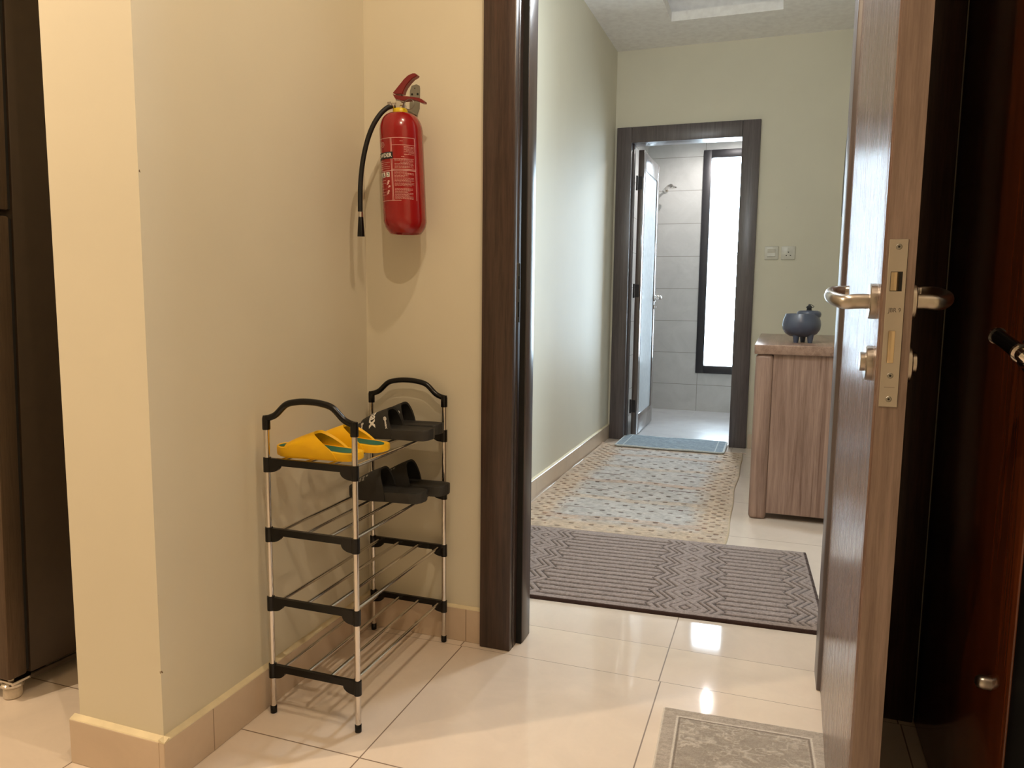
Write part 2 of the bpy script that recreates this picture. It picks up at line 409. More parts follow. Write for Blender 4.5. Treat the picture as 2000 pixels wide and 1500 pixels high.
# baseboards (skirting tiles) with sealant ledge on top
def skirting(name, x0, x1, y0, y1, label, h=0.098):
    o = obj(name, B(x0, x1, y0, y1, 0, h, 0.0012, 1), BASE); struct(o, label)
    return o
skirting('baseboard_left', -1.136, -1.122, 1.103, 1.922, 'beige tile skirting along the long wall')
skirting('baseboard_front', -1.378, -1.136, 1.103, 1.117, 'beige tile skirting across the wall end')
skirting('baseboard_back', -1.136, -0.766, 1.922, 1.935, 'beige tile skirting under the fire extinguisher')
skirting('baseboard_corridor_left', -1.116, -1.103, 2.02, 5.228, 'glossy tile skirting along the corridor')
skirting('baseboard_corridor_end', -0.158, 0.35, 5.228, 5.24, 'tile skirting right of the bathroom door')
def ledge(name, pts, axis, a, b):
    bm = bmesh.new(); prism(bm, pts, axis, a, b); struct(obj(name, bm, BTOP), 'painted sealant ledge on top of the skirting')
ledge('trim_1', [(-1.136, 0.098), (-1.1225, 0.098), (-1.124, 0.100), (-1.136, 0.105)], 'Y', 1.103, 1.935)
ledge('trim_2', [(1.117, 0.098), (1.1035, 0.098), (1.105, 0.100), (1.117, 0.105)], 'X', -1.377, -1.122)
ledge('trim_3', [(1.935, 0.098), (1.9225, 0.098), (1.924, 0.1), (1.935, 0.104)], 'X', -1.136, -0.766)
ledge('trim_4', [(-1.116, 0.098), (-1.1035, 0.098), (-1.105, 0.1), (-1.116, 0.104)], 'Y', 2.02, 5.24)

# chips in the plaster of the wall corner
for i, (z, s) in enumerate([(0.24, 0.0034), (0.33, 0.002), (0.40, 0.0024), (0.45, 0.002), (1.225, 0.003), (1.255, 0.002), (0.55, 0.0016), (0.62, 0.0016), (0.36, 0.0016)]):
    bm = bmesh.new(); bmesh.ops.create_icosphere(bm, subdivisions=1, radius=s, matrix=Matrix.Translation((-1.1385, 1.1195, z)) @ Matrix.Diagonal((1, 1, 1.7, 1)))
    for v in bm.verts: v.co += Vector((random.uniform(-1, 1), random.uniform(-1, 1), random.uniform(-1, 1)))*s*0.25
    struct(obj('wall_chip', bm, plain('chipped_dark_plaster', (120, 100, 74), 0.9) if i == 0 else bpy.data.materials['chipped_dark_plaster']), 'small chip in the plaster corner')

# ---- near doorway frame (door_1 = frame, leaf below)
def frame_near():
    t = thing('door_frame', 'dark brown wooden frame around the near doorway', 'door frame', (-0.26, 1.96, 0)); struct(t); del t['category']; t.name = 'trim_5'
    # left side: architrave, rebate, stop
    bm = bmesh.new(); box(bm, -0.764, -0.672, 1.908, 1.935, 0, 2.15, 0.004)
    obj('architrave', bm, FRAME, t, smooth=30)
    bm = bmesh.new(); box(bm, -0.70, -0.672, 1.935, 1.966, 0, 2.15, 0.001); box(bm, -0.70, -0.655, 1.969, 2.040, 0, 2.15, 0.003)
    obj('jamb', bm, FRAME, t, smooth=30)
    obj('door_seal', B(-0.690, -0.657, 1.966, 1.9695, 0, 2.13), RUBBER, t)
    bm = bmesh.new(); box(bm, -0.6722, -0.6705, 1.935, 1.957, 0.93, 1.09, 0.0004, 1)
    sp = obj('strike_plate', bm, NICKEL, t); sp['label'] = 'satin metal strike plate in the left jamb'
    obj('strike_hole', B(-0.6708, -0.6700, 1.941, 1.953, 1.02, 1.055), DARKHOLE, sp)
    obj('strike_hole', B(-0.6708, -0.6700, 1.941, 1.953, 0.945, 0.985), DARKHOLE, sp)
    # right side
    bm = bmesh.new(); box(bm, 0.172, 0.349, 1.908, 1.935, 0, 2.15, 0.004)
    obj('architrave', bm, FRAME, t, smooth=30)
    bm = bmesh.new(); box(bm, 0.1385, 0.20, 1.990, 2.095, 0, 2.15, 0.003); box(bm, 0.195, 0.20, 1.935, 1.990, 0, 2.15)
    obj('jamb', bm, FRAME2, t, smooth=30)
    obj('door_seal', B(0.1485, 0.190, 1.9855, 1.990, 0, 2.13), RUBBER, t)
    bm = bmesh.new(); box(bm, -0.764, 0.255, 1.908, 1.935, 2.10, 2.19, 0.004); box(bm, -0.70, 0.20, 1.935, 2.040, 2.13, 2.17)
    obj('frame_head', bm, FRAME, t, smooth=30)
frame_near()

# ---- lever handle helper (rosette on a face of constant X, sign s = outward direction, d = lever Y direction)
def lever(parent, x, y, z, s, reach=0.045, dirY=1, mat=NICKEL, length=0.115, rr=0.0255, k=1.0):
    bm = bmesh.new(); lathe(bm, [(rr, 0), (rr, s*0.008*k), (rr-0.002, s*0.0095*k)], (x, y, z), 36, 'X')
    h = obj('door_handle', bm, mat, parent, smooth=35)
    path = smoothpath([(x+s*0.008, y, z), (x+s*0.025, y, z), (x+s*reach*0.92, y+dirY*0.002, z-0.001), (x+s*(reach+0.010), y+dirY*0.025, z+0.004), (x+s*(reach+0.014), y+dirY*0.065, z+0.009), (x+s*(reach+0.008), y+dirY*(length-0.012), z+0.014), (x+s*(reach-0.008), y+dirY*length, z+0.015), (x+s*(reach-0.018), y+dirY*length, z+0.015)], 6)
    n = len(path)
    r = [0.0112 - 0.002*min(1, max(0, (i/n-0.2)/0.4)) for i in range(n)]
    bm = bmesh.new(); tube(bm, path, r, 14, flat=0.8)
    obj('lever', bm, mat, h, smooth=50)
    return h

# ---- near door leaf (opened towards the camera), lock edge facing us
LX0, LX1, LY0, LY1 = 0.131, 0.173, 1.158, 1.985
def leaf_x(y): return 0.131 + (y-LY0)*0.0205      # the leaf stands almost square to the wall
t = thing('door_1', 'open brown wood-grain door with its lock edge towards the camera', 'door', (0.152, 1.985, 0)); struct(t); del t['category']
bm = bmesh.new()
pts = [(LX0+0.0045, LY0), (LX1, LY0), (leaf_x(LY1)+0.042, LY1), (leaf_x(LY1), LY1), (LX0+0.0006, LY0+0.022), (LX0+0.0015, LY0+0.006)]
prism(bm, pts, 'Z', 0.008, 2.12)
for f in bm.faces:
    if f.normal.y < -0.9: f.material_index = 1
ol = obj('leaf', bm, [LEAFW, LEDGE], t)
# forend plate, latch, deadbolt, screws, marks
YF = LY0
bm = B(0.1385, 0.1625, YF-0.0016, YF, 0.852, 1.084, 0.0008, 1)
pl = obj('lock_plate', bm, NICKEL, t); pl['label'] = 'satin nickel lock plate on the door edge'
obj('latch_recess', B(0.1425, 0.1575, YF-0.0019, YF-0.0010, 1.013, 1.040), DARKHOLE, pl)
bm = bmesh.new(); prism(bm, [(0.1430, YF), (0.1430, YF-0.003), (0.1465, YF-0.0075), (0.1500, YF-0.0075), (0.1532, YF-0.003), (0.1532, YF)], 'Z', 1.014, 1.039)
obj('latch_bolt', bm, BRASS, pl)
obj('deadbolt', B(0.1446, 0.1531, YF-0.0055, YF, 0.914, 0.959, 0.0012, 2), BRASS, pl, smooth=30)
for z in (1.0735, 0.8965, 0.8635):
    bm = bmesh.new(); lathe(bm, [(0.0040, 0), (0.0040, -0.0026), (0.0034, -0.0032)], (0.1505, YF, z), 20, 'Y')
    s = obj('screw', bm, STEEL, pl, smooth=35)
    bm = bmesh.new(); lathe(bm, [(0.0016, 0), (0.0016, -0.0002)], (0.1505, YF-0.0032, z), 6, 'Y'); obj('screw_socket', bm, DARKHOLE, s)
bm = textbm('JBR 9', 0.0085, bold=0.0001)
for v in bm.verts: v.co = Vector((0.1505+v.co.x*0.85, YF-0.0018, 0.987+v.co.y))
obj('engraved_mark', bm, plain('engraved_grey', (86, 80, 72), 0.6), pl)
bm = textbm('-------', 0.0060)
for v in bm.verts: v.co = Vector((0.1505+v.co.x, YF-0.0018, 0.8805+v.co.y))
obj('engraved_mark', bm, bpy.data.materials['engraved_grey'], pl)
hL = lever(t, leaf_x(1.212), 1.212, 0.999, -1); hR = lever(t, LX1+0.001, 1.212, 0.999, 1)
for s, x in ((-1, leaf_x(1.212)), (1, LX1+0.001)):
    bm = bmesh.new(); lathe(bm, [(0.0255, 0), (0.0255, s*0.008), (0.0235, s*0.0095)], (x, 1.212, 0.909), 36, 'X')
    e = obj('lock_rosette', bm, NICKEL, t, smooth=35)
    bm = bmesh.new(); lathe(bm, [(0.014, s*0.009), (0.014, s*0.0155), (0.013, s*0.0165)], (x, 1.212, 0.911), 28, 'X')
    obj('thumb_turn' if s < 0 else 'key_cylinder', bm, NICKEL, e, smooth=35)
for z in (0.25, 1.05, 1.85):
    bm = bmesh.new(); tube(bm, [(0.201, 1.93, z-0.05), (0.201, 1.93, z+0.05)], 0.007, 14)
    obj('hinge', bm, NICKEL, t, smooth=40)

# ---- entrance door on the right (dark glossy reddish wood), standing in the right wall plane
t = thing('door_3', 'dark glossy red-brown front door at the right edge', 'door', (0.38, 1.5, 0)); struct(t); del t['category']
bm = bmesh.new(); box(bm, 0.350, 0.395, 1.245, 1.9075, 0.006, 2.12, 0.003)
obj('leaf', bm, REDW, t, smooth=30)
# lever with black grip and chrome ends
bm = bmesh.new(); lathe(bm, [(0.026, 0), (0.026, -0.008), (0.024, -0.010)], (0.350, 1.275, 0.925), 32, 'X')
h = obj('door_handle', bm, CHROME, t, smooth=35); h['label'] = 'chrome handle with black grip on the front door'
A = Vector((0.300, 1.258, 0.9515)); Bv = Vector((0.315, 1.205, 0.932)); D = (Bv-A).normalized()
bm = bmesh.new(); tube(bm, [A, Bv], 0.0105, 20); obj('grip', bm, BLACKP, h, smooth=40)
bm = bmesh.new(); tube(bm, [A-D*0.003, A], 0.0125, 20); obj('grip_ring', bm, CHROME, h, smooth=40)
bm = bmesh.new(); tube(bm, [Bv, Bv+D*0.004], 0.0135, 20); obj('grip_ring', bm, CHROME, h, smooth=40)
bm = bmesh.new(); tube(bm, smoothpath([Bv+D*0.004, Bv+D*0.016, Vector((0.325, 1.215, 0.918)), Vector((0.335, 1.262, 0.922)), Vector((0.345, 1.275, 0.925))], 5), [0.011]*8+[0.0095]*13, 18)
obj('handle_neck', bm, CHROME, h, smooth=50)
bm = bmesh.new(); lathe(bm, [(0.0115, 0), (0.0115, -0.010), (0.0105, -0.016), (0.008, -0.020), (0.004, -0.022)], (0.350, 1.335, 0.392), 28, 'X')
bm2 = obj('door_bumper', bm, NICKEL, t, smooth=50); bm2['label'] = 'small domed metal bumper low on the front door'
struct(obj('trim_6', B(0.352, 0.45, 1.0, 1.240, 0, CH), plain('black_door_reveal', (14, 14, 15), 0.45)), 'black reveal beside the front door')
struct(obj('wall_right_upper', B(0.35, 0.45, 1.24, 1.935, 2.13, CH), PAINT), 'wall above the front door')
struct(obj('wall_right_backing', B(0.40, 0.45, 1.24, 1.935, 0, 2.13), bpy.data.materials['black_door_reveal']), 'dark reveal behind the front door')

# ---- bathroom doorway
t = thing('trim_7', 'dark grey-brown frame around the bathroom doorway', 'door frame', (-0.63, 5.24, 0)); struct(t); del t['category']
FY = 5.215
bm = bmesh.new(); box(bm, -1.100, -0.998, FY, YB, 0, 2.15, 0.004); obj('architrave', bm, FRAME2, t, smooth=30)
bm = bmesh.new(); box(bm, -0.278, -0.165, FY, YB, 0, 2.15, 0.004); obj('architrave', bm, FRAME2, t, smooth=30)
bm = bmesh.new(); box(bm, -0.998, -0.278, FY, YB, 2.045, 2.15, 0.004); obj('frame_head', bm, FRAME2, t, smooth=30)
bm = bmesh.new(); box(bm, -1.045, -0.999, YB, 5.36, 0, 2.10, 0.002); box(bm, -1.0, -0.986, YB+0.03, 5.315, 0, 2.06, 0.002); obj('jamb', bm, FRAME2, t, smooth=30)
bm = bmesh.new(); box(bm, -0.277, -0.225, YB, 5.36, 0, 2.10, 0.002); obj('jamb', bm, FRAME2, t, smooth=30)
bm = bmesh.new(); box(bm, -0.999, -0.277, YB, 5.36, 2.046, 2.10, 0.002); obj('head_jamb', bm, FRAME2, t, smooth=30)
# leaf, opened inward
t = thing('door_2', 'bathroom door with frosted panel standing open inwards', 'door', (-0.975, 5.37, 0)); struct(t); del t['category']
BX0, BX1 = -0.975, -0.935
bm = bmesh.new()
for a in ((5.372, 5.452, 0.008, 2.025), (6.002, 6.082, 0.008, 2.025), (5.452, 6.002, 0.008, 0.148), (5.452, 6.002, 1.90, 2.025)): box(bm, BX0, BX1, a[0], a[1], a[2], a[3], 0.003)
obj('leaf', bm, BATHDOOR, t, smooth=30)
obj('glass_panel', B(BX0+0.012, BX1-0.008, 5.450, 6.004, 0.146, 1.902), BATHPAN, t)
h = lever(t, BX1, 6.03, 0.999, 1, mat=CHROME, dirY=-1, length=0.10)
bm = bmesh.new(); lathe(bm, [(0.022, 0), (0.022, 0.006)], (BX1, 6.03, 0.93), 24, 'X'); e = obj('lock_rosette', bm, CHROME, t, smooth=35)
bm = bmesh.new(); lathe(bm, [(0.008, 0.006), (0.008, 0.020)], (BX1, 6.03, 0.93), 16, 'X'); obj('thumb_turn', bm, CHROME, e, smooth=35)
for z in (0.22, 1.05, 1.80):
    bm = bmesh.new(); tube(bm, [(-0.981, 5.364, z-0.05), (-0.981, 5.364, z+0.05)], 0.0065, 12); box(bm, -0.975, -0.945, 5.3705, 5.3725, z-0.045, z+0.045)
    obj('hinge', bm, WINF, t, smooth=40)

# ---- ceiling lights (recessed downlights, out of frame)
def downlight(x, y, z, power, col, r, label, size=0.045):
    t = thing('ceiling_downlight', label, 'ceiling light', (x, y, z))
    bm = bmesh.new(); lathe(bm, [(r*0.8, 0.012), (r*0.8, 0.002), (r, 0.0), (r*1.25, 0.002), (r*1.25, 0.012)], (x, y, z), 32); obj('light_ring', bm, SWITCH, t, smooth=40)
    li = bpy.data.lights.new('downlight', 'SPOT'); li.energy = power; li.color = col; li.shadow_soft_size = size*0.3; li.spot_size = math.radians(165); li.spot_blend = 0.6
    o = bpy.data.objects.new('lamp', li); COL.objects.link(o); o.parent = t; o.location = (0, 0, -0.012)
WL = ['warm downlight above the doorway area', 'warm downlight above the camera', 'warm downlight in the kitchen by the fridge', 'warm downlight far back in the kitchen']
for (p, e), lb in zip(DOWN, WL): downlight(*p, e*1.0, WARM, 0.04, lb)
downlight(*BATHL[0][0], BATHL[0][1], COOLW, 0.04, 'white downlight in the bathroom ceiling')

# added pendant lamp, unseen above the frame, to brighten the corridor
t = thing('added_pendant_lamp', 'small white pendant lamp, added out of view to brighten the corridor behind the doorway', 'ceiling light', (-0.38, 2.42, 2.655))
bm = bmesh.new(); lathe(bm, [(0.05, 2.655), (0.05, 2.635), (0.01, 2.625)], (-0.38, 2.42, 0), 28); obj('ceiling_rose', bm, SWITCH, t, smooth=40)
bm = bmesh.new(); tube(bm, [(-0.38, 2.42, 2.63), (-0.38, 2.42, 2.19)], 0.003, 8); obj('cord', bm, SWITCH, t)
bm = bmesh.new(); lathe(bm, [(0.02, 2.20), (0.02, 2.15), (0.016, 2.14)], (-0.38, 2.42, 0), 20); obj('socket', bm, SWITCH, t, smooth=40)
li = bpy.data.lights.new('added_bulb', 'POINT'); li.energy = ADDED_LAMP_C; li.color = (0.86, 0.94, 1.0); li.shadow_soft_size = 0.05
o = bpy.data.objects.new('lamp', li); COL.objects.link(o); o.parent = t; o.location = (0, 0, -0.57)

# ================================================================== OBJECTS
# ---- shoe rack
RZ = [0.121, 0.288, 0.456, 0.622]
FL_, FR_, BL_, BR_ = (-1.0975, 1.417), (-0.8655, 1.417), (-1.103, 1.902), (-0.872, 1.902)
rack = thing('shoe_rack', 'narrow four-tier shoe rack of chrome tubes and black plastic ends', 'shoe rack', (-0.984, 1.66, 0))
for (x, y) in (FL_, FR_, BL_, BR_):
    bm = bmesh.new(); tube(bm, [(x, y, 0.012), (x, y, 0.70)], 0.0066, 16); lg = obj('leg', bm, CHROME, rack, smooth=40)
    bm = bmesh.new(); lathe(bm, [(0.0065, 0), (0.0078, 0.001), (0.0078, 0.018), (0.0070, 0.019)], (x, y, 0), 18); obj('rubber_foot', bm, BLACKP, lg, smooth=40)
def crossbar(x0, x1, y, z):
    """flat plastic end bar with sleeves and curved brackets"""
    bm = bmesh.new(); n = 8
    out = [(x0-0.008, z), (x1+0.008, z), (x1+0.008, z-0.033), (x1-0.008, z-0.033)]
    for k in range(1, n+1):
        a = k/n*PI/2; out.append((x1-0.008-0.028*math.sin(a)*1.0, z-0.033+0.017*(1-math.cos(a))))
    for k in range(n, 0, -1):
        a = k/n*PI/2; out.append((x0+0.008+0.028*math.sin(a)*1.0, z-0.033+0.017*(1-math.cos(a))))
    out += [(x0+0.008, z-0.033), (x0-0.008, z-0.033)]
    prism(bm, out, 'Y', y-0.0045, y+0.0045)
    for x in (x0, x1): lathe(bm, [(0.0090, z-0.033), (0.0090, z+0.001)], (x, y, 0), 18)
    obj('end_bar', bm, BLACKP, rack, smooth=35)
for z in RZ:
    crossbar(FL_[0], FR_[0], 1.417, z+0.002); crossbar(BL_[0], BR_[0], 1.902, z+0.002)
    for xa, xb in zip((-1.072, -1.006, -0.944, -0.882), (-1.0794, -1.0139, -0.9503, -0.8868)):
        bm = bmesh.new(); tube(bm, [(xa, 1.4215, z-0.006), (xb, 1.8975, z-0.006)], 0.0043, 12); obj('rod', bm, CHROME, rack, smooth=40)
def arch(x0, x1, y):
    bm = bmesh.new()
    ctrl = [(x0, y, 0.716), (x0+0.012, y, 0.719), (x0+0.028, y, 0.727), (x0+0.055, y, 0.7505), (x0+0.085, y, 0.7585), (x0+0.116, y, 0.7605)]
    mid = (x0+x1)/2; ctrl[-1] = (mid, y, 0.7605)
    right = [(x0+x1-p[0], p[1], p[2]) for p in reversed(ctrl[:-1])]
    tube(bm, smoothpath(ctrl+right, 7), 0.0075, 14)
    for x in (x0, x1): lathe(bm, [(0.0088, 0.690), (0.0092, 0.692), (0.0092, 0.716), (0.0075, 0.7225)], (x, y, 0), 18)
    obj('top_handle', bm, BLACKP, rack, smooth=45)
arch(FL_[0], FR_[0], 1.417); arch(BL_[0], BR_[0], 1.902)

# ---- slippers
def wprof(t):
    # half width along the length, t=0 toe .. 1 heel
    pts = [(0, 0.0), (0.02, 0.42), (0.06, 0.68), (0.14, 0.90), (0.26, 1.0), (0.40, 0.96), (0.56, 0.86), (0.70, 0.84), (0.84, 0.84), (0.93, 0.74), (0.98, 0.46), (1, 0.0)]
    for (a, b), (c, d) in zip(pts, pts[1:]):
        if t <= c:
            k = (t-a)/(c-a); k = k*k*(3-2*k) if a > 0.05 and c < 0.95 else k
            return b+(d-b)*k
    return 0
def sole(Ln, W, h0, h1, hh, toe=0.0):
    """slab along +x from 0 (toe) to Ln (heel); hh(t) top height"""
    bm = bmesh.new(); n = 44; m = 10; rows = []
    ts = [0.5-0.5*math.cos(PI*i/n) for i in range(n+1)]; ts[0] = 0.0015; ts[-1] = 0.9985
    for t in ts:
        w_ = wprof(t)*W/2; H = hh(t); lift = toe*max(0, 1-t/0.25)**2 + 0.002*max(0, (t-0.93)/0.07)
        ring = []
        prof = [(-1, 0.35), (-1.0, 0.75), (-0.97, 0.95), (-0.90, 1.0), (-0.5, 0.94), (0, 0.90), (0.5, 0.94), (0.90, 1.0), (0.97, 0.95), (1.0, 0.75), (1, 0.35), (0.95, 0.0), (0, 0.0), (-0.95, 0)]
        for a, b in prof: ring.append(bm.verts.new((t*Ln, a*w_, lift + H*b)))
        rows.append(ring)
    k = len(rows[0])
    for i in range(n):
        for j in range(k): bm.faces.new((rows[i][j], rows[i][(j+1) % k], rows[i+1][(j+1) % k], rows[i+1][j]))
    bm.faces.new(rows[0]); bm.faces.new(list(reversed(rows[-1])))
    bmesh.ops.recalc_face_normals(bm, faces=bm.faces)
    return bm
def strap_pt(Ln, W, t0f, t1f, hf, s, a, off=0.0, base=0.010):
    """s 0..1 toe edge->foot edge, a 0..PI over the foot (0 = +y side)"""
    q = math.sin(a); t = t0f(q)+(t1f(q)-t0f(q))*s
    w_ = wprof(max(t, 0.03))*W/2*1.0+off; H = hf(t)+off
    ca = math.cos(a); e = 0.72
    y = w_*math.copysign(abs(ca)**e, ca); z = base+(H-base)*abs(q)**0.80
    return Vector((t*Ln, y, z))
def strap(Ln, W, t0f, t1f, hf, th=0.005, base=0.006, n=16, m=28):
    bm = bmesh.new(); G = []
    for lay in (0.0015, 0.0015-th):
        G.append([[bm.verts.new(strap_pt(Ln, W, t0f, t1f, hf, i/n, PI*j/m, lay, base)) for j in range(m+1)] for i in range(n+1)])
    for L_, g in enumerate(G):
        for i in range(n):
            for j in range(m):
                f = (g[i][j], g[i+1][j], g[i+1][j+1], g[i][j+1]); bm.faces.new(f if L_ else tuple(reversed(f)))
    a, b = G
    for j in range(m):
        bm.faces.new((a[0][j], a[0][j+1], b[0][j+1], b[0][j])); bm.faces.new((a[n][j], b[n][j], b[n][j+1], a[n][j+1]))
    for i in range(n):
        bm.faces.new((a[i][0], b[i][0], b[i+1][0], a[i+1][0])); bm.faces.new((a[i][m], a[i+1][m], b[i+1][m], b[i][m]))
    bmesh.ops.recalc_face_normals(bm, faces=bm.faces)
    return bm
def footbed_bm(Ln, W, t0, t1, wfac, hh, eps=0.0008):
    bm = bmesh.new(); n = 30; rows = []
    for i in range(n+1):
        t = t0+(t1-t0)*i/n; w_ = wprof(t)*W/2*wfac*min(1, math.sqrt(max(0.0, 1-abs(2*i/n-1)**6))+0.02)
        rows.append([bm.verts.new((t*Ln, y*w_, hh(t)*(0.90+0.05*abs(y))+eps)) for y in (-1, -0.5, 0, 0.5, 1)])
    for i in range(n):
        for j in range(4): bm.faces.new((rows[i][j], rows[i+1][j], rows[i+1][j+1], rows[i][j+1]))
    bmesh.ops.recalc_face_normals(bm, faces=bm.faces)
    return bm

# yellow slipper (toe at origin, heel towards +x)
YLn, YW = 0.219, 0.084
def yh(t): return 0.023 - 0.006*max(0, t-0.5)*2 - 0.004*max(0, 0.2-t)*5
y_t0 = lambda q: 0.175 - 0.02*q
y_t1 = lambda q: 0.80 - 0.34*q**1.1
def y_hf(t): return 0.027 + 0.033*min(1, max(0, (t-0.14)/0.34))**0.8
def yellow(label, loc, rz, mirror=1):
    t = thing('yellow_slipper', label, 'slipper', loc, 'pair of yellow slippers', (0, 0, rz))
    obj('sole', sole(YLn, YW, 0, 0, yh, 0.004), YEL, t, local=True, smooth=45)
    obj('footbed', footbed_bm(YLn, YW, 0.30, 0.95, 0.66, yh), TEAL, t, local=True, smooth=60)['label'] = 'teal patterned footbed'
    obj('upper', strap(YLn, YW, y_t0, y_t1, y_hf, 0.0065, 0.004), YEL, t, local=True, smooth=60)
    bm = bmesh.new(); c = bm.verts.new((YLn*0.092, -YW*0.08, yh(0.10)*0.94+0.0048)); ring = []
    for k in range(20):
        a = 2*PI*k/20; x = 0.092+0.052*math.cos(a); y = -0.08+0.22*math.sin(a)
        ring.append(bm.verts.new((YLn*x, YW*y, yh(x)*(0.94)+0.0018+0.004*max(0, 1-x/0.25)**2)))
    for k in range(20): bm.faces.new((c, ring[k], ring[(k+1) % 20]))
    bmesh.ops.recalc_face_normals(bm, faces=bm.faces)
    obj('toe_patch', bm, TEAL, t, local=True)['label'] = 'teal oval patch on the toe'
    return t
yellow('yellow slipper with teal footbed on the top shelf, nearer of the pair', (-1.108, 1.478, 0.6225), 0.03)
yellow('yellow slipper with teal footbed on the top shelf, behind the other yellow one', (-1.098, 1.590, 0.6225), 0.0)

# dark slides
def slide(name, label, group, loc, rz, Ln, W, word, hs=0.050, tilt=0.0):
    t = thing(name, label, 'slipper', loc, group, (0, tilt, rz))
    def dh(q): return 0.026 + 0.004*max(0, 0.0+q-0.4)
    obj('sole', sole(Ln, W, 0, 0, dh, 0.004), SLIP, t, local=True, smooth=45)
    s0 = lambda q: 0.10-0.005*q; s1 = lambda q: 0.54-0.10*q**1.3
    hf = lambda u: 0.030 + hs*min(1, max(0, (u-0.03)/0.42))**0.7
    st = obj('strap', strap(Ln, W*1.02, s0, s1, hf, 0.0055, 0.004), SLIPU, t, local=True, smooth=60)
    def put(txt, size, s_c, a_c, mat, nm, rot=False):
        bm = textbm(txt, size, bold=size*0.03)
        bmesh.ops.subdivide_edges(bm, edges=[e for e in bm.edges if e.calc_length() > size*0.3], cuts=2)
        for v in bm.verts:
            x, y = v.co.x, v.co.y
            # text runs over the foot (+a towards camera side), letter tops towards the heel
            a = a_c + x/(W*0.55); s = s_c + y/(Ln*0.40)
            v.co = strap_pt(Ln, W*1.02, s0, s1, hf, min(1, max(0, s)), a, 0.0024, 0.004)
        o = obj(nm, bm, mat, st, local=True); o['label'] = 'white lettering on the strap'
    if word == 'max':
        put('max', 0.034, 0.50, PI*0.70, WHITEP, 'lettering')
        put('@max', 0.0085, 0.90, PI*0.845, WHITEP, 'small_lettering')
        put('@max', 0.0085, 0.12, PI*0.845, WHITEP, 'small_lettering')
        put('@max', 0.0085, 0.92, PI*0.44, WHITEP, 'small_lettering')
    else:
        for k, (a, s) in enumerate(((0.66, 0.52), (0.70, 0.40), (0.70, 0.28))):
            put(('\u2605', 'EHE', 'HEE')[k], 0.0095, s, PI*a, plain('pale_grey_print', (170, 168, 160), 0.6) if k == 0 else bpy.data.materials['pale_grey_print'], 'small_lettering')
    return t
BLn, BW = 0.222, 0.086
slide('dark_slide_slipper', 'black slide slipper with white lettering on the top shelf, nearer of the pair', 'black slides with white lettering', (-1.063, 1.762, 0.6225), 0.02, BLn, BW, 'max')
slide('dark_slide_slipper', 'black slide slipper on the top shelf, against the rack end behind its mate', 'black slides with white lettering', (-1.066, 1.853, 0.6225), 0.0, BLn*0.95, BW*0.92, 'max', 0.052)
slide('dark_slide_slipper', 'plain charcoal slide slipper on the second shelf, nearer of the pair', 'charcoal slides on the second shelf', (-1.078, 1.743, 0.4565), 0.05, 0.222, 0.086, 'x', 0.056)
slide('dark_slide_slipper', 'plain charcoal slide slipper on the second shelf, at the back against the rack end', 'charcoal slides on the second shelf', (-1.046, 1.842, 0.4565), 0.0, 0.215, 0.084, 'x', 0.058)

# ---- fire extinguisher
ext = thing('fire_extinguisher', 'red fire extinguisher with black hose hanging on the cream wall', 'fire extinguisher', (-0.966, 1.848, 1.165))
CX, CY, CR = -0.9685, 1.848, 0.0575
def tl(v): v.x += (1.324-v.z)*0.045; return v
def shear(bm):
    for v in bm.verts: tl(v.co)
    return bm
bm = bmesh.new()
prof = [(0.020, 1.174), (0.036, 1.174), (0.038, 1.166), (0.041, 1.165), (0.0465, 1.171), (0.0535, 1.182), (CR, 1.196), (CR, 1.203), (CR, 1.430)]
for k in range(1, 11):
    a = k/10*PI/2; prof.append((0.019+(CR-0.019)*math.cos(a)**0.8 if k < 10 else 0.019, 1.430+0.050*math.sin(a)))
prof += [(0.0195, 1.481), (0.0195, 1.484)]
lathe(bm, prof, (CX, CY, 0), 56); body = obj('cylinder', shear(bm), REDP, ext, smooth=40)
bm = bmesh.new(); lathe(bm, [(0.0200, 1.479), (0.0205, 1.482), (0.0190, 1.491), (0.0180, 1.492)], (CX, CY, 0), 36); obj('collar', shear(bm), YELP, ext, smooth=40)
bm = bmesh.new(); lathe(bm, [(0.0150, 1.490), (0.0165, 1.493), (0.0165, 1.501), (0.0110, 1.505), (0.0110, 1.528), (0.0070, 1.530)], (CX, CY, 0), 28)
tube(bm, [(CX, CY, 1.502), (CX-0.027, CY-0.012, 1.499)], 0.0075, 16); tube(bm, [(CX-0.020, CY-0.009, 1.500), (CX-0.029, CY-0.013, 1.4985)], 0.0110, 6)
tube(bm, [(CX+0.006, CY-0.010, 1.503), (CX+0.006, CY-0.019, 1.503)], 0.008, 14)
obj('valve', shear(bm), CHROME, ext, smooth=40)
bm = bmesh.new(); ring = [(CX+0.030+0.014*math.cos(2*PI*k/20), CY-0.020, 1.497+0.013*math.sin(2*PI*k/20)) for k in range(20)]
tube(bm, ring, 0.0009, 6, closed=True); tube(bm, [(CX+0.017, CY-0.020, 1.503), (CX-0.010, CY-0.020, 1.512)], 0.0012, 8); obj('safety_pin', bm, STEEL, ext, smooth=60)
DX = 0.002
lev_up = [(-0.9899, 1.5303), (-0.9716, 1.5482), (-0.957, 1.5626), (-0.9449, 1.5714), (-0.9318, 1.5755), (-0.9234, 1.5748), (-0.9181, 1.5703), (-0.9211, 1.5664), (-0.9306, 1.5625), (-0.9402, 1.555), (-0.9511, 1.5435), (-0.9572, 1.5336), (-0.9596, 1.5254), (-0.9717, 1.5253), (-0.9814, 1.526)]
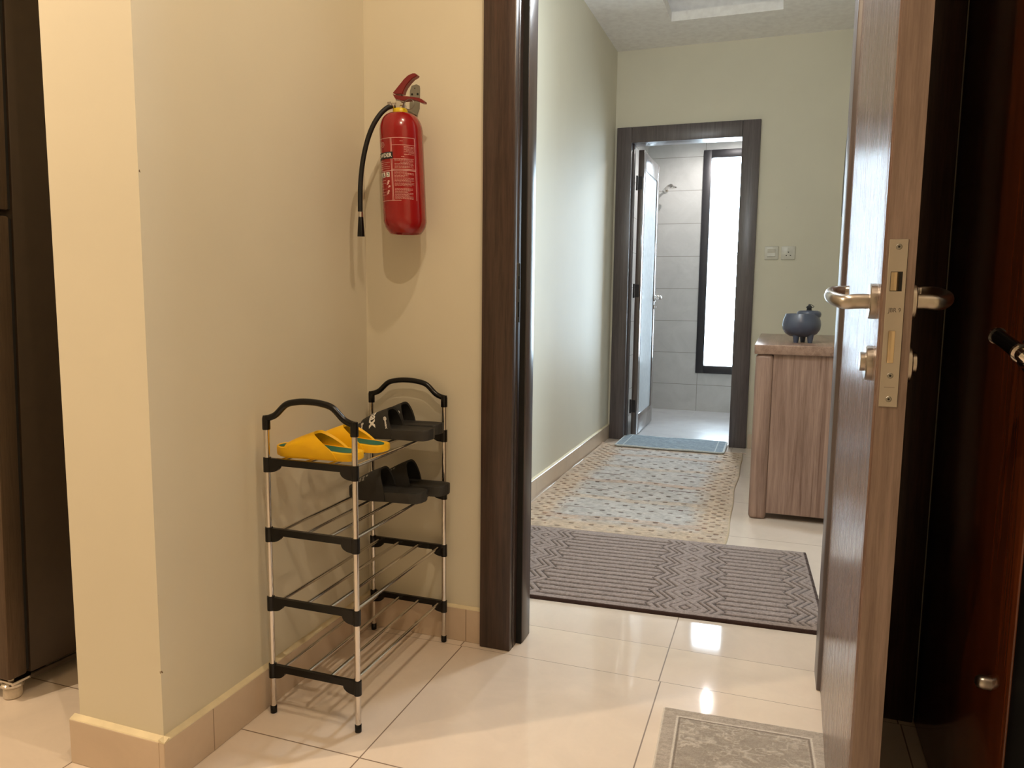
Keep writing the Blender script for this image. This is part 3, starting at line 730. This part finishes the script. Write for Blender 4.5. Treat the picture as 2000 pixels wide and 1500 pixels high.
lev_dn = [(-0.9899, 1.5277), (-0.9814, 1.525), (-0.9621, 1.5209), (-0.9476, 1.5193), (-0.9308, 1.516), (-0.9141, 1.5127), (-0.9046, 1.5084), (-0.8975, 1.5027), (-0.8981, 1.4981), (-0.907, 1.4992), (-0.9189, 1.5058), (-0.9309, 1.5092), (-0.9453, 1.5087), (-0.9597, 1.5087), (-0.9658, 1.505), (-0.9767, 1.5089), (-0.9839, 1.5178)]
for nm, pts in (('squeeze_lever', lev_up), ('carry_handle', lev_dn)):
    bm = bmesh.new(); prism(bm, pts, 'Y', CY-0.017, CY+0.001)
    bmesh.ops.bevel(bm, geom=[e for e in bm.edges if abs((e.verts[0].co-e.verts[1].co).y) < 1e-5], offset=0.0015, segments=2, affect='EDGES')
    obj(nm, bm, REDD, ext, smooth=35)
hose = smoothpath([(-0.9945, 1.836, 1.4985), (-1.004, 1.827, 1.492), (-1.018, 1.815, 1.474), (-1.034, 1.806, 1.445), (-1.050, 1.802, 1.405), (-1.0635, 1.800, 1.350), (-1.0710, 1.80, 1.290), (-1.0725, 1.80, 1.222)], 8)
bm = bmesh.new(); tube(bm, hose, 0.0065, 14); hs = obj('hose', bm, RUBBER, ext, smooth=60)
bm = bmesh.new(); lathe(bm, [(0.0070, 1.2075), (0.0070, 1.221)], (-1.0720, 1.80, 0), 18); obj('hose_ferrule', bm, CHROME, hs, smooth=40)
bm = bmesh.new(); lathe(bm, [(0.0098, 1.156), (0.0098, 1.158), (0.0068, 1.206), (0.0060, 1.208)], (-1.0710, 1.80, 0), 22); obj('nozzle', bm, BLACKP, hs, smooth=40)
# label decal wrapped on the cylinder
def cyl(deg, z, r=CR+0.0005):
    a = math.radians(deg); return tl(Vector((CX+r*math.cos(a), CY+r*math.sin(a), z)))
def patch(bm, a0, a1, z0, z1, r=CR+0.0005, mi=0):
    n = max(1, int(abs(a1-a0)/4)+1)
    lo = [bm.verts.new(cyl(a0+(a1-a0)*i/n, z0, r)) for i in range(n+1)]; hi = [bm.verts.new(cyl(a0+(a1-a0)*i/n, z1, r)) for i in range(n+1)]
    for i in range(n):
        f = bm.faces.new((lo[i], lo[i+1], hi[i+1], hi[i])); f.material_index = mi
def wraptext(s, size, ac, zc, r=CR+0.0009, bold=0.0):
    bm = textbm(s, size, bold=bold)
    for v in bm.verts: v.co = cyl(ac+math.degrees(v.co.x/CR), zc+v.co.y, r)
    return bm
A0, AM, A1 = -172, -92, -28; Z0, Z1 = 1.247, 1.407
bm = bmesh.new(); lw = 0.00055; la = 0.55
for z in (Z0, Z1): patch(bm, A0, A1 if z == Z1 else -70, z-lw, z+lw)
for a in (A0, AM-1.3, AM+1.6, A1): patch(bm, a-la, a+la, Z0, Z1)
for z in (1.3265, 1.3235): patch(bm, AM, A1, z-lw, z+lw)
patch(bm, A0, AM, 1.3235-lw, 1.3235+lw)
patch(bm, AM+3, A1, 1.3885-lw*.7, 1.3885+lw*.7)
patch(bm, AM+4, A1-4, 1.3535-lw*.6, 1.3535+lw*.6)
obj('label_border', bm, WHITEINK, body)
random.seed(9)
def lines(a0, a1, z0, z1, dz, right=False, th=0.0004):
    z = z1; bm = bmesh.new()
    while z > z0:
        a = a0; full = random.random() < 0.75
        end = a1 if full else a0+(a1-a0)*random.uniform(0.5, 0.9)
        if right: s_ = a0 if full else a1-(a1-a0)*random.uniform(0.4, 0.9); a, end = s_, a1
        while a < end:
            wd = random.uniform(2.0, 6.5); patch(bm, a, min(end, a+wd), z-th, z+th); a += wd+0.9
        z -= dz
    obj('label_small_print', bm, WHITEINK, body)
lines(AM+34, A1-3, 1.362, 1.384, 0.0032, True); lines(AM+8, A1-6, 1.330, 1.351, 0.0033, True)
lines(AM+6, A1-6, 1.283, 1.320, 0.0032); lines(AM+6, A1-10, 1.250, 1.277, 0.0029)
lines(AM+24, AM+38, 1.3975, 1.3985, 0.003); lines(AM+26, AM+36, 1.3585, 1.359, 0.003)
lines(A0+8, AM-6, 1.330, 1.350, 0.005); lines(A0+6, AM-22, 1.256, 1.300, 0.0075)
bm = bmesh.new(); patch(bm, A0+2, AM+4, 1.3545, 1.3715, CR+0.0007); obj('label_black_band', bm, BLACKINK, body)
obj('label_lettering', wraptext('POWDER', 0.0145, -121.5, 1.3630, CR+0.0011, 0.0003), WHITEP, body)
bm = bmesh.new(); n = 40
for r0, r1 in ((0.0066, 0.0074), (0.0050, 0.0054)):
    A_ = [bm.verts.new(cyl(-122+math.degrees(r0*math.cos(2*PI*k/n)/CR), 1.3915+r0*math.sin(2*PI*k/n))) for k in range(n)]
    B_ = [bm.verts.new(cyl(-122+math.degrees(r1*math.cos(2*PI*k/n)/CR), 1.3915+r1*math.sin(2*PI*k/n))) for k in range(n)]
    for k in range(n): bm.faces.new((A_[k], A_[(k+1) % n], B_[(k+1) % n], B_[k]))
obj('label_emblem', bm, WHITEINK, body); obj('label_emblem', wraptext('D', 0.0085, -122, 1.3915, CR+0.0006), WHITEINK, body)
for k, a in enumerate((-136, -121, -105.5)):
    bm = bmesh.new(); patch(bm, a-5.6, a+5.6, 1.3080, 1.3205, CR+0.0006); ic = obj('label_pictogram', bm, WHITEP, body)
    bm = bmesh.new()
    if k == 2: 
        patch(bm, a-1.0, a+3.4, 1.3165, 1.3185, CR+0.0009); patch(bm, a+1.8, a+3.6, 1.3120, 1.3185, CR+0.0009); patch(bm, a-3.5, a+2.0, 1.3100, 1.3118, CR+0.0009)
    else:
        patch(bm, a-2.8, a-0.4, 1.3095, 1.3185, CR+0.0009); patch(bm, a-0.4, a+3.0, 1.3095, 1.3112, CR+0.0009)
    obj('label_pictogram_mark', bm, BLACKINK, body)
bm = bmesh.new()
for a, z in ((-104, 1.297), (-106, 1.292), (-102, 1.284), (-105, 1.272), (-107, 1.267)): patch(bm, a-2.8, a+2.8, z-0.0022, z+0.0022, CR+0.0006); patch(bm, a-5, a-1, z-0.0036, z-0.001, CR+0.0007)
obj('label_hand_pictogram', bm, WHITEINK, body)
# wall bracket
tb = thing('wall_bracket', 'small zinc wall bracket behind the red extinguisher valve', 'bracket', (-0.977, 1.935, 1.49))
bm = bmesh.new(); prism(bm, [(-0.9915, 1.500), (-0.9905, 1.560), (-0.985, 1.574), (-0.970, 1.577), (-0.962, 1.573), (-0.9605, 1.565), (-0.9615, 1.512), (-0.969, 1.495), (-0.987, 1.495)], 'Y', 1.932, 1.935)
obj('plate', bm, STEEL, tb)
bm = bmesh.new(); box(bm, -0.981, -0.966, CY+0.012, 1.932, 1.493, 1.496); box(bm, -0.981, -0.966, CY+0.010, CY+0.013, 1.493, 1.505)
obj('hook', bm, STEEL, tb)
for x, z in ((-0.9835, 1.551), (-0.9665, 1.5505), (-0.975, 1.5665)):
    bm = bmesh.new(); lathe(bm, [(0.0030 if z < 1.56 else 0.0014, 0), (0.0030 if z < 1.56 else 0.0014, -0.0008)], (x, 1.932, z), 14, 'Y'); obj('screw_hole', bm, DARKHOLE, tb)

# ---- fridge (leaning back a little on its feet)
fr = thing('fridge', 'dark bronze steel fridge behind the wall end', 'fridge', (-2.05, 1.24, 0.0), rot=(-0.026, 0, 0))
fo = Vector((-2.05, 1.24, 0))
def fobj(name, bm, mat, par=fr, **k):
    for v in bm.verts: v.co -= fo
    return obj(name, bm, mat, par, local=True, **k)
fobj('body', B(-2.39, -1.714, 1.275, 1.90, 0.055, 1.78, 0.006), FRSIDE, smooth=30)
d1 = fobj('door', B(-2.39, -1.710, 1.215, 1.264, 0.060, 1.175, 0.006), FRIDGE, smooth=30)
d2 = fobj('door', B(-2.39, -1.710, 1.215, 1.264, 1.187, 1.78, 0.006), FRIDGE, smooth=30)
for d, z0, z1 in ((d1, 0.065, 1.17), (d2, 1.192, 1.775)): fobj('door_gasket', B(-2.38, -1.720, 1.264, 1.275, z0, z1), RUBBER, d)
for x in (-1.745, -2.36):
    bm = bmesh.new(); lathe(bm, [(0.019, 0.001), (0.021, 0.004), (0.021, 0.026), (0.017, 0.032)], (x, 1.25, 0), 22)
    for v in bm.verts:
        if (v.co-Vector((x, 1.25, v.co.z))).length > 0.020: v.co.x += 0.0
    fobj('foot', bm, FOOTP, smooth=25)
    bm = bmesh.new(); lathe(bm, [(0.027, 0.032), (0.027, 0.037), (0.024, 0.040)], (x, 1.25, 0), 24); box(bm, x-0.02, x+0.025, 1.232, 1.33, 0.040, 0.047, 0.001); lathe(bm, [(0.008, 0.047), (0.008, 0.058)], (x+0.005, 1.243, 0), 14)
    fobj('hinge', bm, CHROME, smooth=30)
bm = bmesh.new(); box(bm, -1.722, -1.712, 1.28, 1.62, 0.040, 0.052, 0.002); fobj('base_rail', bm, FRSIDE)

# ---- cabinet
cab = thing('wooden_cabinet', 'weathered oak sideboard against the right corridor wall', 'cabinet', (0.13, 4.1, 0))
CYF, CYB = 3.53, 4.68
bm = bmesh.new()
tp = [(-0.093, CYF-0.005), (-0.093, CYB), (0.345, CYB), (0.345, CYF-0.005)]
box(bm, -0.094, 0.345, CYF-0.008, CYB, 0.757, 0.800, 0.004); obj('top', bm, CABT, cab, smooth=30)
for y0 in (CYF, CYB-0.06):
    bm = bmesh.new(); box(bm, -0.088, -0.012, y0, y0+0.06, 0, 0.757, 0.018, 4); obj('post', bm, CABW, cab, smooth=40)
bm = bmesh.new(); box(bm, -0.012, 0.330, CYF+0.012, CYF+0.030, 0.030, 0.757, 0.001); obj('side_panel', bm, CABW, cab)
bm = bmesh.new(); box(bm, -0.012, 0.330, CYB-0.030, CYB-0.012, 0.030, 0.757, 0.001); obj('side_panel', bm, CABW, cab)
for k in range(2):
    ya = CYF+0.064+k*0.513
    bm = bmesh.new(); box(bm, -0.080, -0.062, ya, ya+0.509, 0.060, 0.752, 0.002); d = obj('cabinet_door', bm, CABW, cab, smooth=30)
    bm = bmesh.new(); tube(bm, [(-0.095, ya+(0.46 if k == 0 else 0.05), 0.35), (-0.095, ya+(0.46 if k == 0 else 0.05), 0.50)], 0.005, 10); 
    for z in (0.365, 0.485): tube(bm, [(-0.095, ya+(0.46 if k == 0 else 0.05), z), (-0.080, ya+(0.46 if k == 0 else 0.05), z)], 0.004, 8)
    obj('handle', bm, CHROME, d, smooth=40)
bm = bmesh.new(); box(bm, -0.06, 0.335, CYF+0.03, CYB-0.03, 0.06, 0.10); box(bm, 0.325, 0.335, CYF+0.03, CYB-0.03, 0.10, 0.757); obj('carcass', bm, CABW, cab)

# ---- tureen-like pot on the cabinet
px, py, pz = 0.104, 3.80, 0.800
pot = thing('lidded_pot', 'round blue-grey pot with small finial standing on the cabinet', 'pot', (px, py, pz))
bm = bmesh.new()
pr = [(0.030, 0.027), (0.050, 0.030), (0.070, 0.042), (0.083, 0.062), (0.0865, 0.084), (0.084, 0.102), (0.078, 0.120), (0.073, 0.134), (0.070, 0.135), (0.068, 0.130), (0.070, 0.110)]
lathe(bm, pr, (px, py, pz), 48); obj('bowl', bm, POT, pot, smooth=50)
for dx_, dy_ in ((-0.022, -0.040), (0.040, -0.035), (0.010, 0.045)):
    x, y = px+dx_, py+dy_
    bm = bmesh.new(); tube(bm, [(x, y, pz), (x, y, pz+0.012), (x, y, pz+0.045)], [0.010, 0.012, 0.017], 16); obj('foot', bm, POT, pot, smooth=50)
lx, ly = px+0.030, py
bm = bmesh.new(); lathe(bm, [(0.052, 0.120), (0.0545, 0.132), (0.053, 0.141), (0.048, 0.147), (0.040, 0.150), (0.020, 0.151), (0.002, 0.1512)], (lx, ly, pz), 40)
ld = obj('lid', bm, POT, pot, smooth=60)
cx_, cy_ = px+0.030, py
bm = bmesh.new(); lathe(bm, [(0.0125, 0.150), (0.0125, 0.154), (0.011, 0.155), (0.011, 0.163), (0.0165, 0.164), (0.0085, 0.172), (0.005, 0.176), (0.004, 0.180)], (cx_, cy_, pz), 20)
obj('finial', bm, POTD, ld, smooth=40)
bm = bmesh.new(); tube(bm, smoothpath([(cx_, cy_, pz+0.179), (cx_+0.012, cy_, pz+0.176), (cx_+0.020, cy_, pz+0.169), (cx_+0.015, cy_, pz+0.164)], 5), 0.0012, 8); obj('finial_hook', bm, POTD, ld, smooth=60)

# ---- wall switch and socket on the corridor end wall
def plate(x0, label, cat, nm):
    t = thing(nm, label, cat, (x0+0.0425, 5.24, 1.258))
    obj('plate', B(x0, x0+0.085, 5.231, 5.24, 1.258, 1.343, 0.003, 2), SWITCH, t, smooth=30)
    return t
t = plate(-0.107, 'square cream light switch left of the wall socket', 'light switch', 'light_switch')
bm = bmesh.new(); prism(bm, [(5.2312, 1.275), (5.2255, 1.279), (5.2298, 1.300), (5.2255, 1.324), (5.2312, 1.329)], 'X', -0.107+0.018, -0.107+0.067); obj('rocker', bm, SWITCH, t)
t = plate(-0.004, 'square cream power socket right of the light switch', 'power socket', 'wall_socket')
bm = bmesh.new(); box(bm, 0.0385-0.006, 0.0385+0.010, 5.2275, 5.2312, 1.312, 1.332, 0.001); obj('socket_switch', bm, SWITCH, t)
for x, z in ((0.0385+0.002, 1.305), (0.028, 1.284), (0.053, 1.284)): obj('socket_hole', B(x-0.0035, x+0.0035, 5.2295, 5.2312, z-0.0025, z+0.0025), DARKHOLE, t)

# ---- dark mirror / panel on the right corridor wall, seen edge-on
bm = bmesh.new(); out = []
for y, z in ((4.70, 2.035), (4.84, 2.03), (4.98, 1.90), (5.03, 1.74), (5.03, 1.55), (5.00, 1.50), (4.70, 1.50), (4.60, 1.62), (4.60, 1.90)): out.append((y, z))
prism(bm, out, 'X', 0.326, 0.349); tag(obj('wall_mirror', bm, plain('black_gloss_frame', (22, 26, 36), 0.3)), 'dark-framed panel hanging on the right corridor wall, seen edge-on', 'wall mirror')

# ---- shower head
sh = thing('shower_head', 'chrome shower head on the tiled bathroom wall', 'shower head', (-0.99, 6.84, 1.95))
bm = bmesh.new(); tube(bm, smoothpath([(-0.992, 6.838, 1.945), (-0.985, 6.80, 1.95), (-0.965, 6.74, 1.965), (-0.945, 6.70, 1.968)], 6), 0.009, 12); lathe(bm, [(0.022, 0), (0.022, -0.008)], (-0.992, 6.84, 1.945), 20, 'Y'); obj('arm', bm, CHROME, sh, smooth=40)
bm = bmesh.new(); lathe(bm, [(0.048, -0.012), (0.052, -0.004), (0.045, 0.002), (0.018, 0.012), (0.012, 0.022)], (-0.925, 6.68, 1.952), 28); obj('spray_plate', bm, CHROME, sh, smooth=40)

# ================================================================== RUGS
def rug_mat(name, rough=0.95, bmp=0.5, sc_=700, mott=None):
    m, nt, b = newmat(name)
    a = N(nt, 'ShaderNodeAttribute', attribute_name='Col')
    v = coords(nt, kind='Object'); n1 = noise(nt, v, sc_, 2, 0.6); n2 = noise(nt, v, sc_*0.3, 2, 0.6)
    k = math_n(nt, 'ADD', math_n(nt, 'MULTIPLY', n1, 0.6), math_n(nt, 'MULTIPLY', n2, 0.4))
    c = mixc(nt, 1.0, a.outputs['Color'], ramp(nt, k, [(0.35, (0.62, 0.62, 0.62)), (0.65, (1.0, 1.0, 1.0))]), 'MULTIPLY')
    lk(nt, c, b.inputs['Base Color']); b.inputs['Roughness'].default_value = rough; b.inputs['Specular IOR Level'].default_value = 0.15
    b.inputs['Sheen Weight'].default_value = 0.15
    bump(nt, b, k, bmp, 0.003)
    return m
def rug(name, Lx, Ly, step, hfun, cfun, mat, loc, rz, thick, corner=None, warp=None, parent=None):
    nx, ny = int(Lx/step), int(Ly/step)
    verts, cols, faces = [], [], []
    for j in range(ny+1):
        for i in range(nx+1):
            u, v = Lx*i/nx, Ly*j/ny
            if corner:
                r = corner
                cu = min(max(u, r), Lx-r); cv = min(max(v, r), Ly-r); du, dv = u-cu, v-cv
                if du and dv:
                    m_ = max(abs(du), abs(dv)); d_ = math.hypot(du, dv)
                    if d_ > 0: du, dv = du*m_/d_, dv*m_/d_
                uu, vv = cu+du, cv+dv
            else: uu, vv = u, v
            z = thick+hfun(u, v)
            e = min(u, v, Lx-u, Ly-v)
            if e < 0.004: z = z*(0.45+0.55*e/0.004)
            if warp: uu, vv, z = warp(uu, vv, z)
            verts.append((uu, vv, z)); cols.append(cfun(u, v))
    for j in range(ny):
        for i in range(nx):
            a = j*(nx+1)+i; faces.append((a, a+1, a+nx+2, a+nx+1))
    # skirt down to the floor
    def bd():
        for i in range(nx+1): yield i
        for j in range(1, ny+1): yield j*(nx+1)+nx
        for i in range(nx-1, -1, -1): yield ny*(nx+1)+i
        for j in range(ny-1, 0, -1): yield j*(nx+1)
    ring = list(bd()); b0 = len(verts); mz = 0.0
    for k in ring: verts.append((verts[k][0], verts[k][1], 0.0)); cols.append(cols[k])
    n = len(ring)
    for k in range(n): faces.append((ring[k], b0+k, b0+(k+1) % n, ring[(k+1) % n]))
    faces.append(tuple(b0+k for k in reversed(range(n))))
    me = bpy.data.meshes.new(name); me.from_pydata(verts, [], faces); me.materials.append(mat)
    ca = me.color_attributes.new('Col', 'FLOAT_COLOR', 'POINT')
    flat = []
    for c in cols: flat.extend((c[0], c[1], c[2], 1))
    ca.data.foreach_set('color', flat)
    for p in me.polygons: p.use_smooth = True
    o = bpy.data.objects.new(name, me); COL.objects.link(o); o.location = loc; o.rotation_euler = (0, 0, rz)
    return o
def lin(c): return L(c)[:3]
def lerp(a, b, t): return tuple(x+(y-x)*t for x, y in zip(a, b))
def h2(i, j, s=0):
    n = (i*374761393 + j*668265263 + s*974634777) & 0xffffffff; n = ((n ^ (n >> 13))*1274126177) & 0xffffffff
    return ((n ^ (n >> 16)) & 0xffff)/65535.0
def vnoise(x, y, s=0):
    i, j = math.floor(x), math.floor(y); fx, fy = x-i, y-j; fx = fx*fx*(3-2*fx); fy = fy*fy*(3-2*fy)
    return (h2(i, j, s)*(1-fx)+h2(i+1, j, s)*fx)*(1-fy)+(h2(i, j+1, s)*(1-fx)+h2(i+1, j+1, s)*fx)*fy
def tri(x): return abs((x % 1.0)*2-1)   # 1 at integers, 0 at halves

# brown carved doormat across the corridor
BR_R = math.radians(3.0); bx0, by0 = -1.095, 2.272; PV = 0.1155
COLC = (0.255, 0.860, 1.30)     # zig-zag band centres in rug coordinates
def groove(u, v):
    """0 = pile, 1 = bottom of a carved line"""
    if v < 0.028 or v > 0.722: return 0.0
    T = tri(v/PV)               # 1 at diamond joints
    uc = min(COLC, key=lambda c: abs(u-c)); d = abs(u-uc)
    prof = d + 0.050*T          # diamond distance
    if d + 0.038*T < 0.130:
        if prof < 0.052: 
            g = min(abs(prof-0.018), abs(prof-0.052))
            return max(0, 1-g/0.0045)
        q = d + 0.040*T if d < 0.5 else 0
        g = min(abs(q-0.078), abs(q-0.100), abs(q-0.128))
        # herringbone ticks between the zig-zag bands
        tick = abs(((v/ (PV/2)+d*9) % 1.0)-0.5)*PV/2
        return max(0, 1-g/0.0050) * (0.85 if q > 0.07 else 1)
    ln = PV/3
    s = ((v-0.0)/ln) % 1.0; g = min(s, 1-s)*ln
    return max(0, 1-g/0.0068)
def br_h(u, v):
    g = groove(u, v+0.004*math.sin((u-0.30)*9)*math.exp(-((u-0.45)/0.18)**2)); return -0.0062*min(1, g*1.4) + 0.0006*vnoise(u*150, v*150)
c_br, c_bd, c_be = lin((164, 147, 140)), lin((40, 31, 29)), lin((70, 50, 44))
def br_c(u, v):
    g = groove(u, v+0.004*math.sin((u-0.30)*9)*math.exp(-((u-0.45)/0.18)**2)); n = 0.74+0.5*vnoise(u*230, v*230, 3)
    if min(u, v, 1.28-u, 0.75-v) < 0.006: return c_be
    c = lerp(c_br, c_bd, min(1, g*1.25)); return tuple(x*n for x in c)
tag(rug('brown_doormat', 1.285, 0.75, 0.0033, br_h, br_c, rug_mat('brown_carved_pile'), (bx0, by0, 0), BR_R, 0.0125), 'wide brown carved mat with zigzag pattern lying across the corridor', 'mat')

# beige patterned runner
RL, RW = 1.98, 0.93; c_tan, c_gry, c_org, c_drk, c_rst = lin((214, 190, 164)), lin((204, 198, 192)), lin((206, 172, 144)), lin((84, 72, 72)), lin((150, 114, 102))
def run_pat(u, v):
    """u across 0..RW, v along 0..RL -> (colour, height)"""
    n = vnoise(u*24, v*24, 1)*0.4+vnoise(u*80, v*80, 2)*0.6
    e = min(u, RW-u); ev = min(v, RL-v)
    border = 1.0 if min(e, ev) < 0.10 else (max(0, 1-(min(e, ev)-0.10)/0.10))
    wob = vnoise(u*20, v*20, 8)
    c = lerp(c_gry, c_tan, min(1, max(0, border*1.1-0.3+wob*0.45)))
    h = 0.0
    # wavy tan bands across the field
    for k, vc in enumerate((0.20, 0.55, 0.92, 1.28, 1.64)):
        w_ = vc+0.035*tri(u*2.15+0.5*(k % 2))-0.018
        if abs(v-w_) < 0.030 and e > 0.10: c = lerp(c, c_org if k % 2 == 0 else c_tan, 0.40+0.35*wob); h += 0.0012
        if abs(v-w_-0.031) < 0.003 and 0.12 < e and wob > 0.35: c = lerp(c, c_rst, 0.7)
    # staggered knots
    gx, gy = (0.055, 0.036) if e < 0.16 else (0.088, 0.060)
    row = math.floor(v/gy); uu = u/gx+(0.5 if row % 2 else 0); fu, fv = uu-math.floor(uu), v/gy-row
    hid = h2(int(math.floor(uu)), row, 5)
    if hid > 0.22 and e > 0.025 and ev > 0.03:
        wd = 0.0105/gx
        if abs(fu-0.5) < wd and abs(fv-0.5)*gy < 0.0048: c = lerp(c_drk, c_rst, 0.25+0.6*h2(row, int(uu), 7) if e < 0.2 else 0.2); h -= 0.003
        elif abs(fu-0.5) < wd*1.6 and 0 < (fv-0.5)*gy-0.004 < 0.012: h += 0.002
    # long dashes left and right of the field
    for k in range(5):
        vc = 0.36+k*0.36
        for uc in (0.235, RW-0.235):
            if abs(u-uc) < 0.075 and abs(v-vc-(0.1 if uc > 0.4 else 0)) < 0.0055: c = lerp(c_rst, c_drk, 0.55); h -= 0.003
    c = tuple(x*(0.66+0.60*n) for x in c)
    if u > RW-0.008: c = lin((214, 190, 156))
    return c, h+0.0010*vnoise(u*90, v*90, 4)
def rn_warp(u, v, z): return u+0.004*math.sin(v*5.1)+0.003*math.sin(v*11), v+0.045*u*(1-v/RL), z
tag(rug('hallway_runner_rug', RW, RL, 0.0042, lambda u, v: run_pat(u, v)[1], lambda u, v: run_pat(u, v)[0], rug_mat('beige_patterned_pile'), (-1.088, 3.026, 0), math.radians(0.45), 0.0085, warp=rn_warp), 'long beige runner with small dark knots along the corridor', 'rug')
# tufts of fringe at the far corners
ro = bpy.data.objects['hallway_runner_rug']; random.seed(3)
for cx_, cy_, dx_ in ((0.0, RL, -1), (RW, RL, 1)):
    bm = bmesh.new()
    for k in range(14):
        a = random.uniform(-0.6, 0.9); l_ = random.uniform(0.02, 0.045); x0 = cx_-dx_*random.uniform(0, 0.03); y0 = cy_-random.uniform(0.0, 0.01)
        tube(bm, smoothpath([(x0, y0, 0.006), (x0+dx_*l_*0.5*math.cos(a), y0+l_*0.4*abs(math.sin(a)), 0.009), (x0+dx_*l_*math.cos(a), y0+l_*0.8*math.sin(a)*0.5, 0.003)], 3), 0.0014, 6)
    obj('fringe', bm, plain('pale_fringe_yarn', (226, 208, 196), 0.9) if dx_ < 0 else bpy.data.materials['pale_fringe_yarn'], ro, local=True, smooth=60)

# blue-grey bath mat over the end of the runner
c_m1, c_m2, c_mw = lin((118, 134, 146)), lin((156, 172, 182)), lin((214, 220, 220))
MX, MY = 0.715, 0.415
def mat_c(u, v):
    e = min(u, v, MX-u, MY-v)
    if e < 0.012: return c_mw
    if abs(u-0.062) < 0.003 or abs(u-(MX-0.062)) < 0.003: return c_mw
    g = vnoise(u*34+v*18, v*90, 2)*0.5+vnoise(u*120, v*160, 5)*0.5
    return lerp(c_m1, c_m2, min(1, max(0, g*1.6-0.3)))
def mat_warp(u, v, z): return u, v+0.003*math.sin(u*14), z+0.0015*math.sin(u*17)+0.002
tag(rug('bath_mat', MX, MY, 0.005, lambda u, v: -0.002*vnoise(u*60, v*60), mat_c, rug_mat('blue_grey_pile', sc_=500), (-1.000, 4.900, 0.0135), math.radians(0.2), 0.0085, corner=0.035, warp=mat_warp), 'small blue-grey bath mat with white edge before the bathroom door', 'bath mat')

# grey vintage-look rug in the foreground
GX, GY = 0.37, 0.62; g1, g2, g3 = lin((172, 160, 148)), lin((214, 203, 190)), lin((242, 234, 222))
def gr_vein(u, v):
    a = vnoise(u*46+3*vnoise(u*30, v*60, 3), v*90, 1); b_ = vnoise(u*70, v*110+2*vnoise(u*40, v*60, 6), 2)
    return max(0, 1-abs(a-0.5)/0.10)*(vnoise(u*20, v*34, 9) > 0.5) + 0.7*max(0, 1-abs(b_-0.5)/0.12)*(vnoise(u*24, v*40, 11) > 0.55)
def gr_c(u, v):
    e = min(u, v, GX-u, GY-v); n = vnoise(u*60, v*160, 4)*0.5+vnoise(u*200, v*260, 5)*0.5
    c = lerp(g1, g2, n)
    if e < 0.004: return g3
    if abs(e-0.036) < 0.0022: return lerp(c, g3, 0.75)
    if abs(e-0.041) < 0.003: return lerp(c, lin((104, 92, 80)), 0.6)
    if e > 0.045: c = lerp(lerp(c, lin((150, 142, 130)), 0.25+0.25*vnoise(u*26, v*60, 7)), g3, min(0.6, gr_vein(u, v)*0.6))
    return c
tag(rug('grey_rug', GX, GY, 0.0025, lambda u, v: 0.0008*vnoise(u*220, v*220)+0.0012*min(1, gr_vein(u, v))*(min(u, v, GX-u, GY-v) > 0.045), gr_c, rug_mat('grey_cut_pile', sc_=900), (-0.1905, 1.140, 0), math.radians(2.6), 0.0075), 'faded grey rug with pale veins in the near right foreground', 'rug')
bpy.data.objects['grey_rug'].location = (-0.190, 1.1445, 0)
